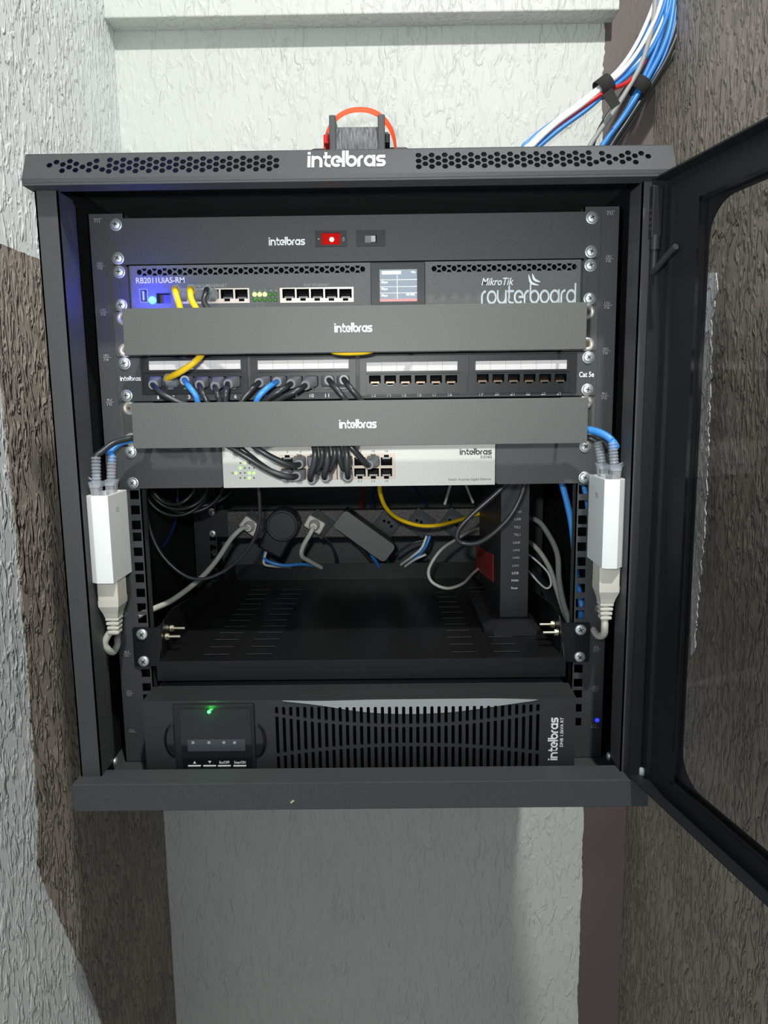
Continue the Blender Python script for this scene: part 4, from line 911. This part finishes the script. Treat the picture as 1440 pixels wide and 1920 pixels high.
cord('pale cable bent in a loop left of the modem', CREAM, PP((925, 985, .30), (890, 993, .292), (858, 1010, .24), (828, 1030, .20), (807, 1060, .18), (804, 1080, .17), (815, 1095, .165), (840, 1103, .17), (868, 1094, .20), (886, 1076, .26), (902, 1064, .294), (930, 1055, .30)), .0021)
cord('black cable looping across the front of the modem', BLACKC, PP((952, 905, .07), (925, 930, .07), (885, 965, .07), (862, 990, .07), (857, 1008, .07), (868, 1018, .07), (895, 1018, .066), (925, 1000, .062), (955, 970, .06), (975, 935, .06), (985, 905, .06)), .0030)
g = 'wires dropping behind the shelf'
cord('blue wire bent under the round black plug', BLUEC, PP((500, 1020, .31), (497, 1035, .31), (498, 1050, .30), (530, 1060, .30), (565, 1058, .32), (592, 1062, .345), (600, 1072, .36)), .0026, group=g)
cord('white wire bent under the round black plug', CREAM, PP((503, 1024, .305), (496, 1045, .302), (496, 1058, .298), (515, 1062, .31), (545, 1064, .34), (560, 1070, .36)), .0019, group=g)
cord('thin black wire dropping under the third socket', BLACKC, PP((603, 1003, .30), (620, 1020, .31), (629, 1045, .33), (630, 1070, .36)), .0018, group=g)
cord('blue wire emerging below the slanted black adapter', BLUEC, PP((690, 1030, .31), (702, 1048, .32), (716, 1072, .355)), .0028, group=g)
cord('black wire emerging below the slanted black adapter', BLACKC, PP((655, 1005, .32), (680, 1032, .32), (706, 1066, .35)), .0020, group=g)
cord('green wire dropping below the slanted black adapter', GREENC, PP((724, 1045, .31), (728, 1056, .33), (729, 1072, .355)), .0016, group=g)
cord('upper pale wire fanned out left of the modem', WHITEC, PP((800, 1005, .30), (790, 1028, .30), (772, 1044, .31), (745, 1064, .35), (738, 1074, .36)), .0019, group=g)
cord('upper blue wire fanned out left of the modem', BLUEC, PP((806, 1005, .295), (798, 1025, .295), (782, 1043, .31), (758, 1064, .35), (752, 1074, .36)), .0022, group=g)
cord('lower pale wire fanned out left of the modem', WHITEC, PP((798, 1040, .30), (780, 1048, .31), (762, 1060, .335), (752, 1070, .355)), .0019, group=g)
cord('black wire curving between strip and shelf back', BLACKC, PP((800, 1012, .31), (775, 1018, .31), (755, 1030, .315), (742, 1040, .32)), .0018, group=g)
g = 'cables hanging down from behind the switch'
for lab, mt, pts, r in (('red cable seen dimly below the silver switch', mat('shaded_red_sheath', (.12, .01, .01), .4), ((680, 905, .30), (680, 930, .31), (676, 956, .325)), .0024), ('blue cable seen dimly left of the yellow arc', mat('shaded_blue_sheath', (0, 0, 0)), ((704, 905, .30), (700, 930, .31), (694, 956, .325)), .0022),
                        ('shaded blue cable slanting behind the yellow arc', mat('shaded_blue_sheath', (0, 0, 0)), ((772, 905, .28), (785, 925, .29), (800, 950, .31)), .0020), ('pale cable slanting down right of the yellow arc', CREAM, ((846, 905, .24), (840, 925, .25), (834, 945, .26)), .0020), ('pale cable slanting down beside the modem top', CREAM, ((872, 905, .24), (880, 925, .25), (887, 942, .26)), .0018)):
    cord(lab, mt, PP(*pts), r, group=g)  # the red and blue sheaths carry the dimness behind the switch in their colour
g = 'cables to the right of the modem'
cord('thick grey cable curving down right of the modem', GREYC, PP((960, 968, .26), (1005, 975, .22), (1030, 1005, .19), (1045, 1040, .16), (1048, 1085, .13), (1056, 1130, .09), (1068, 1168, .06), (1075, 1200, .04)), .0036, group=g)
cord('pale cable passing under the thick grey one', CREAM, PP((960, 1000, .27), (1000, 1022, .23), (1028, 1060, .20), (1042, 1100, .17), (1055, 1140, .14), (1070, 1175, .12), (1080, 1200, .11)), .0034, group=g)
cord('thin white wire looped right of the modem', WHITEC, PP((975, 1058, .20), (992, 1072, .19), (1010, 1092, .18), (1024, 1103, .17), (1033, 1096, .17), (1028, 1075, .18), (1010, 1055, .19), (985, 1035, .20)), .0014, group=g)
for k in range(6):
    cord('black wire in the bunch lying right of the modem', BLACKC, PP((975+3*k, 1035+5*k, .24), (1000+5*k, 1075+4*k, .21), (1022+5*k, 1115+3*k, .18), (1040+6*k, 1160, .15), (1050+5*k, 1195, .13)), .0024, group='bunch of black wires right of the modem')
cord('bright blue cable running down inside the right rail', BLUEC, PP((1052, 900, .05), (1064, 945, .05), (1072, 985, .05), (1078, 1040, .05), (1082, 1090, .045), (1090, 1130, .03), (1089, 1165, .03), (1086, 1200, .05)), .0036)
cord('dark blue cable showing through the right rail holes', BLUEC, PP((1092, 900, .03), (1100, 935, .03), (1104, 965, .04), (1110, 1000, .06)), .0028)

# ------------------------------------------------------------------ cable bundles coming down to the top of the cabinet
def bundle(lab, mt, pts, off, r, group, dyl=None):
    out = []
    for i, (a, b, c) in enumerate(pts):
        if dyl: c += dyl[i]
        a2, b2, _ = pts[min(i+1, len(pts)-1)]; a1_, b1__, _ = pts[max(i-1, 0)]; L = math.hypot(a2-a1_, b2-b1__)
        nx, ny = (b2-b1__)/L, -(a2-a1_)/L; t_ = off[i] if isinstance(off, (list, tuple)) else off
        out.append(P(a-nx*t_*1, b-ny*t_, y=c+.0015*(t_*.13 % 1)))
    e = out[-1]; out += [Vector((e.x-.004, e.y, (e.z+.567)/2)), Vector((e.x-.006, e.y, .5680))]
    return cord(lab, mt, out, r, group=group, n=10)
A_ = [(1262, -60, .41), (1245, 20, .405), (1212, 90, .395), (1172, 137, .385), (1132, 167, .375), (1095, 198, .37), (1045, 236, .37), (1002, 272, .37), (985, 292, .37)]
def BA(lab, mt, off, dy, r=.0031, dyl=None): bundle(lab, mt, [(a, b, c+dy) for a, b, c in A_], off, r, 'upper cable bundle in the textile tie', dyl)
BA('white cable on the top edge of the upper bundle', WHITEC, [16, 22, 20, 13, 8, 9, 9, 7, 4], -.006)
BA('second white cable of the upper bundle, just under the first', WHITEC, [9, 10, 10, 6, 3, 3, 4, 1, -2], -.010)
BA('blue cable between the white ones of the upper bundle', BLUEC, [13, 15, 15, 10, 6, 6, 10, 12, 9], .001)
BA('light blue cable crossing inside the upper bundle', BLUEC, [2, 3, 4, 2, -1, -4, -5, -6, -6], -.004)
BA('red cable bulging below the upper bundle', REDC, [4, 2, -8, -17, -6, -1, 0, 2, 2], -.004, .0031, [.018, .018, .006, -.006, -.006, -.004, 0, .004, .006])
BA('third white cable along the middle of the upper bundle', WHITEC, [4, -3, -4, -3, -5, -8, 5, 5, 0], -.002, .0026)
BA('blue cable along the lower edge of the upper bundle', BLUEC, [-6, -8, -9, -6, -8, -9, -8, -8, -7], -.006)
BA('green cable hidden low in the upper bundle', GREENC, [-1, -4, -5, -5, -5, -5, -2, -3, -4], .003, .0022)
BA('grey cable twisting through the upper bundle', GREYC, [6, 4, 0, 3, 4, 0, -1, 3, 7], .004, .0024)
B_ = [(1272, -60, .41), (1262, 40, .405), (1246, 95, .40), (1222, 140, .395), (1196, 180, .39), (1168, 225, .39), (1142, 262, .39), (1128, 292, .39)]
def BB(lab, mt, off, dy, r=.0034): bundle(lab, mt, [(a, b, c+dy) for a, b, c in B_], off, r, 'lower cable bundle against the corner')
BB('thick bright blue cable of the lower bundle', BLUEC, [2, 4, 5, 4, 2, 3, 4, 4], -.008, .0040)
BB('second blue cable of the lower bundle, further left', BLUEC, [10, 16, 16, 12, 6, 2, 2, 2], -.004)
BB('black cable on the right edge of the lower bundle', BLACKC, [-10, -12, -10, -9, -9, -8, -9, -10], -.002, .0042)
BB('black cable in the middle of the lower bundle', BLACKC, [-4, -5, -4, -3, -4, -4, -4, -4], .001, .0042)
BB('black cable at the back of the lower bundle', BLACKC, [-16, -19, -17, -13, -14, -15, -16, -15], .006, .0042)
BB('dark blue cable tucked low in the lower bundle', BLUEC, [-2, -2, -3, -6, -7, -1, 0, 0], -.001, .0028)
bundle('grey ribbed cable leaving the lower bundle leftwards', GREYC, [(1232, -60, .40), (1226, 30, .395), (1214, 85, .385), (1200, 125, .378), (1178, 165, .375), (1150, 210, .375), (1120, 252, .375), (1100, 292, .375)], 0, .0036, 'lower cable bundle against the corner')
bundle('thin black cable crossing between the two bundles', BLACKC, [(1240, -60, .41), (1236, 30, .41), (1210, 110, .405), (1180, 155, .40), (1160, 185, .395), (1140, 215, .39), (1120, 250, .39), (1108, 292, .39)], 0, .0030, 'lower cable bundle against the corner')
def tie(label, p0, p1, rr, ln, tail=None, mt=VELCRO):
    d = (p1-p0).normalized(); c = (p0+p1)/2; t = thing('cable_tie', c, label, 'cable tie', 'textile cable ties')
    m = MB(); m.lathe(c-d*ln/2, d, [(0, rr), (ln, rr), (ln, rr-.001), (0, rr-.001)], 22); m.build('wrap', mt, t)
    if tail:
        a, b = tail; s_ = d*ln*.42; n_ = Vector((0, -.0013, 0)); m = MB()
        m.add([a-s_, a+s_, b+s_*.8, b-s_*.8, a-s_+n_, a+s_+n_, b+s_*.8+n_, b-s_*.8+n_], [(0, 1, 2, 3), (4, 5, 6, 7), (0, 1, 5, 4), (1, 2, 6, 5), (2, 3, 7, 6), (3, 0, 4, 7)]); m.build('loose_end', mt, t)
tie('black textile tie with a loose end round the upper cable bundle', P(1145, 153, y=.371), P(1120, 172, y=.371), .0135, .020, (P(1138, 172, y=.352), P(1155, 200, y=.352)))
tie('black textile tie round the lower cable bundle near the corner', P(1206, 150, y=.388), P(1190, 176, y=.388), .0145, .019)

# ------------------------------------------------------------------ spool on top of the cabinet
sp_ = thing('cord_spool', (.005, .10, .567), 'grey cord spool with orange band arching over it, on top of the cabinet', 'spool')
ys = .10; zx = lambda px, py=260: P(px, py, y=ys).x; zz_ = lambda py: P(675, py, y=ys).z
m = MB(); m.box(zx(575), zx(773), ys+.005, ys+.07, .5672, zz_(270), b=.007); m.build('case', BLACKP, sp_)
m = MB(); m.box(zx(543), zx(580), ys+.02, ys+.05, .5672, zz_(277), b=.002); m.box(zx(770), zx(784), ys+.02, ys+.05, .5672, zz_(272), b=.002); m.build('side_foot', BLACKP, sp_)
m = MB(); m.box(zx(782), zx(803), ys+.02, ys+.045, .5672, zz_(273), b=.001); m.build('red_tab', REDP, sp_, label='red tab')
zc_ = zz_(241)-.024
m = MB(); m.lathe((zx(630), ys, zc_), (1, 0, 0), [(0, .024), (.002, .0242), (zx(713)-zx(630), .024)], 40); m.box(zx(632), zx(711), ys-.022, ys+.02, .5675, zz_(271), b=.004); m.build('wound_cord', CORD, sp_)
for a, b in ((621, 633), (709, 722)):
    m = MB(); m.box(zx(a), zx(b), ys-.028, ys+.022, .5672, zz_(233), b=.0012); m.build('cheek_plate', mat('worn_grey_plastic', (.06, .063, .066), .45), sp_)
m = MB(); m.cyl((zx(612), ys, zz_(257)), (zx(728), ys, zz_(257)), .0045); m.build('axle', mat('worn_grey_plastic', (.06, .063, .066), .45), sp_)
for a, b, mm in ((608, 618, REDP), (722, 731, BLACKP)): m = MB(); m.box(zx(a), zx(b), ys-.012, ys+.012, zz_(275), zz_(258), b=.001); m.build('axle_clip', mm, sp_)
m = MB(); cxx = (zx(610)+zx(739))/2; rx_ = (zx(739)-zx(610))/2; z0_ = zz_(282); hz_ = zz_(201)-z0_; n = 40; vs = []
for i in range(n+1):
    a = math.pi*(1-i/n); ca, sa_ = math.cos(a), math.sin(a)
    for dy, dr in ((-.007, -.0085*sa_), (.009, .0020), (.009, .0030), (-.007, -.0075*sa_)):
        vs.append((cxx+(rx_+dr)*math.copysign(abs(ca)**.9, ca), ys+.002+dy*(.6+.4*sa_)-.004*sa_, z0_+(hz_+dr)*sa_**.85))
m.add(vs, [(i*4+j, i*4+(j+1) % 4, (i+1)*4+(j+1) % 4, (i+1)*4+j) for i in range(n) for j in range(4)]+[(0, 1, 2, 3), (n*4, n*4+1, n*4+2, n*4+3)], False)
m.build('band', ORANGE, sp_, label='orange band')

c = P(548, 1503, y=-.0938); m = MB(); m.box(-.0022, .0022, -.0006, .0003, -.0010, .0010, Matrix.Translation(c) @ Matrix.Rotation(R(-40), 4, 'Y'), b=.0003); m.build('paint_chip', mat('pale_chip', (.45, .42, .25), .6), cab)
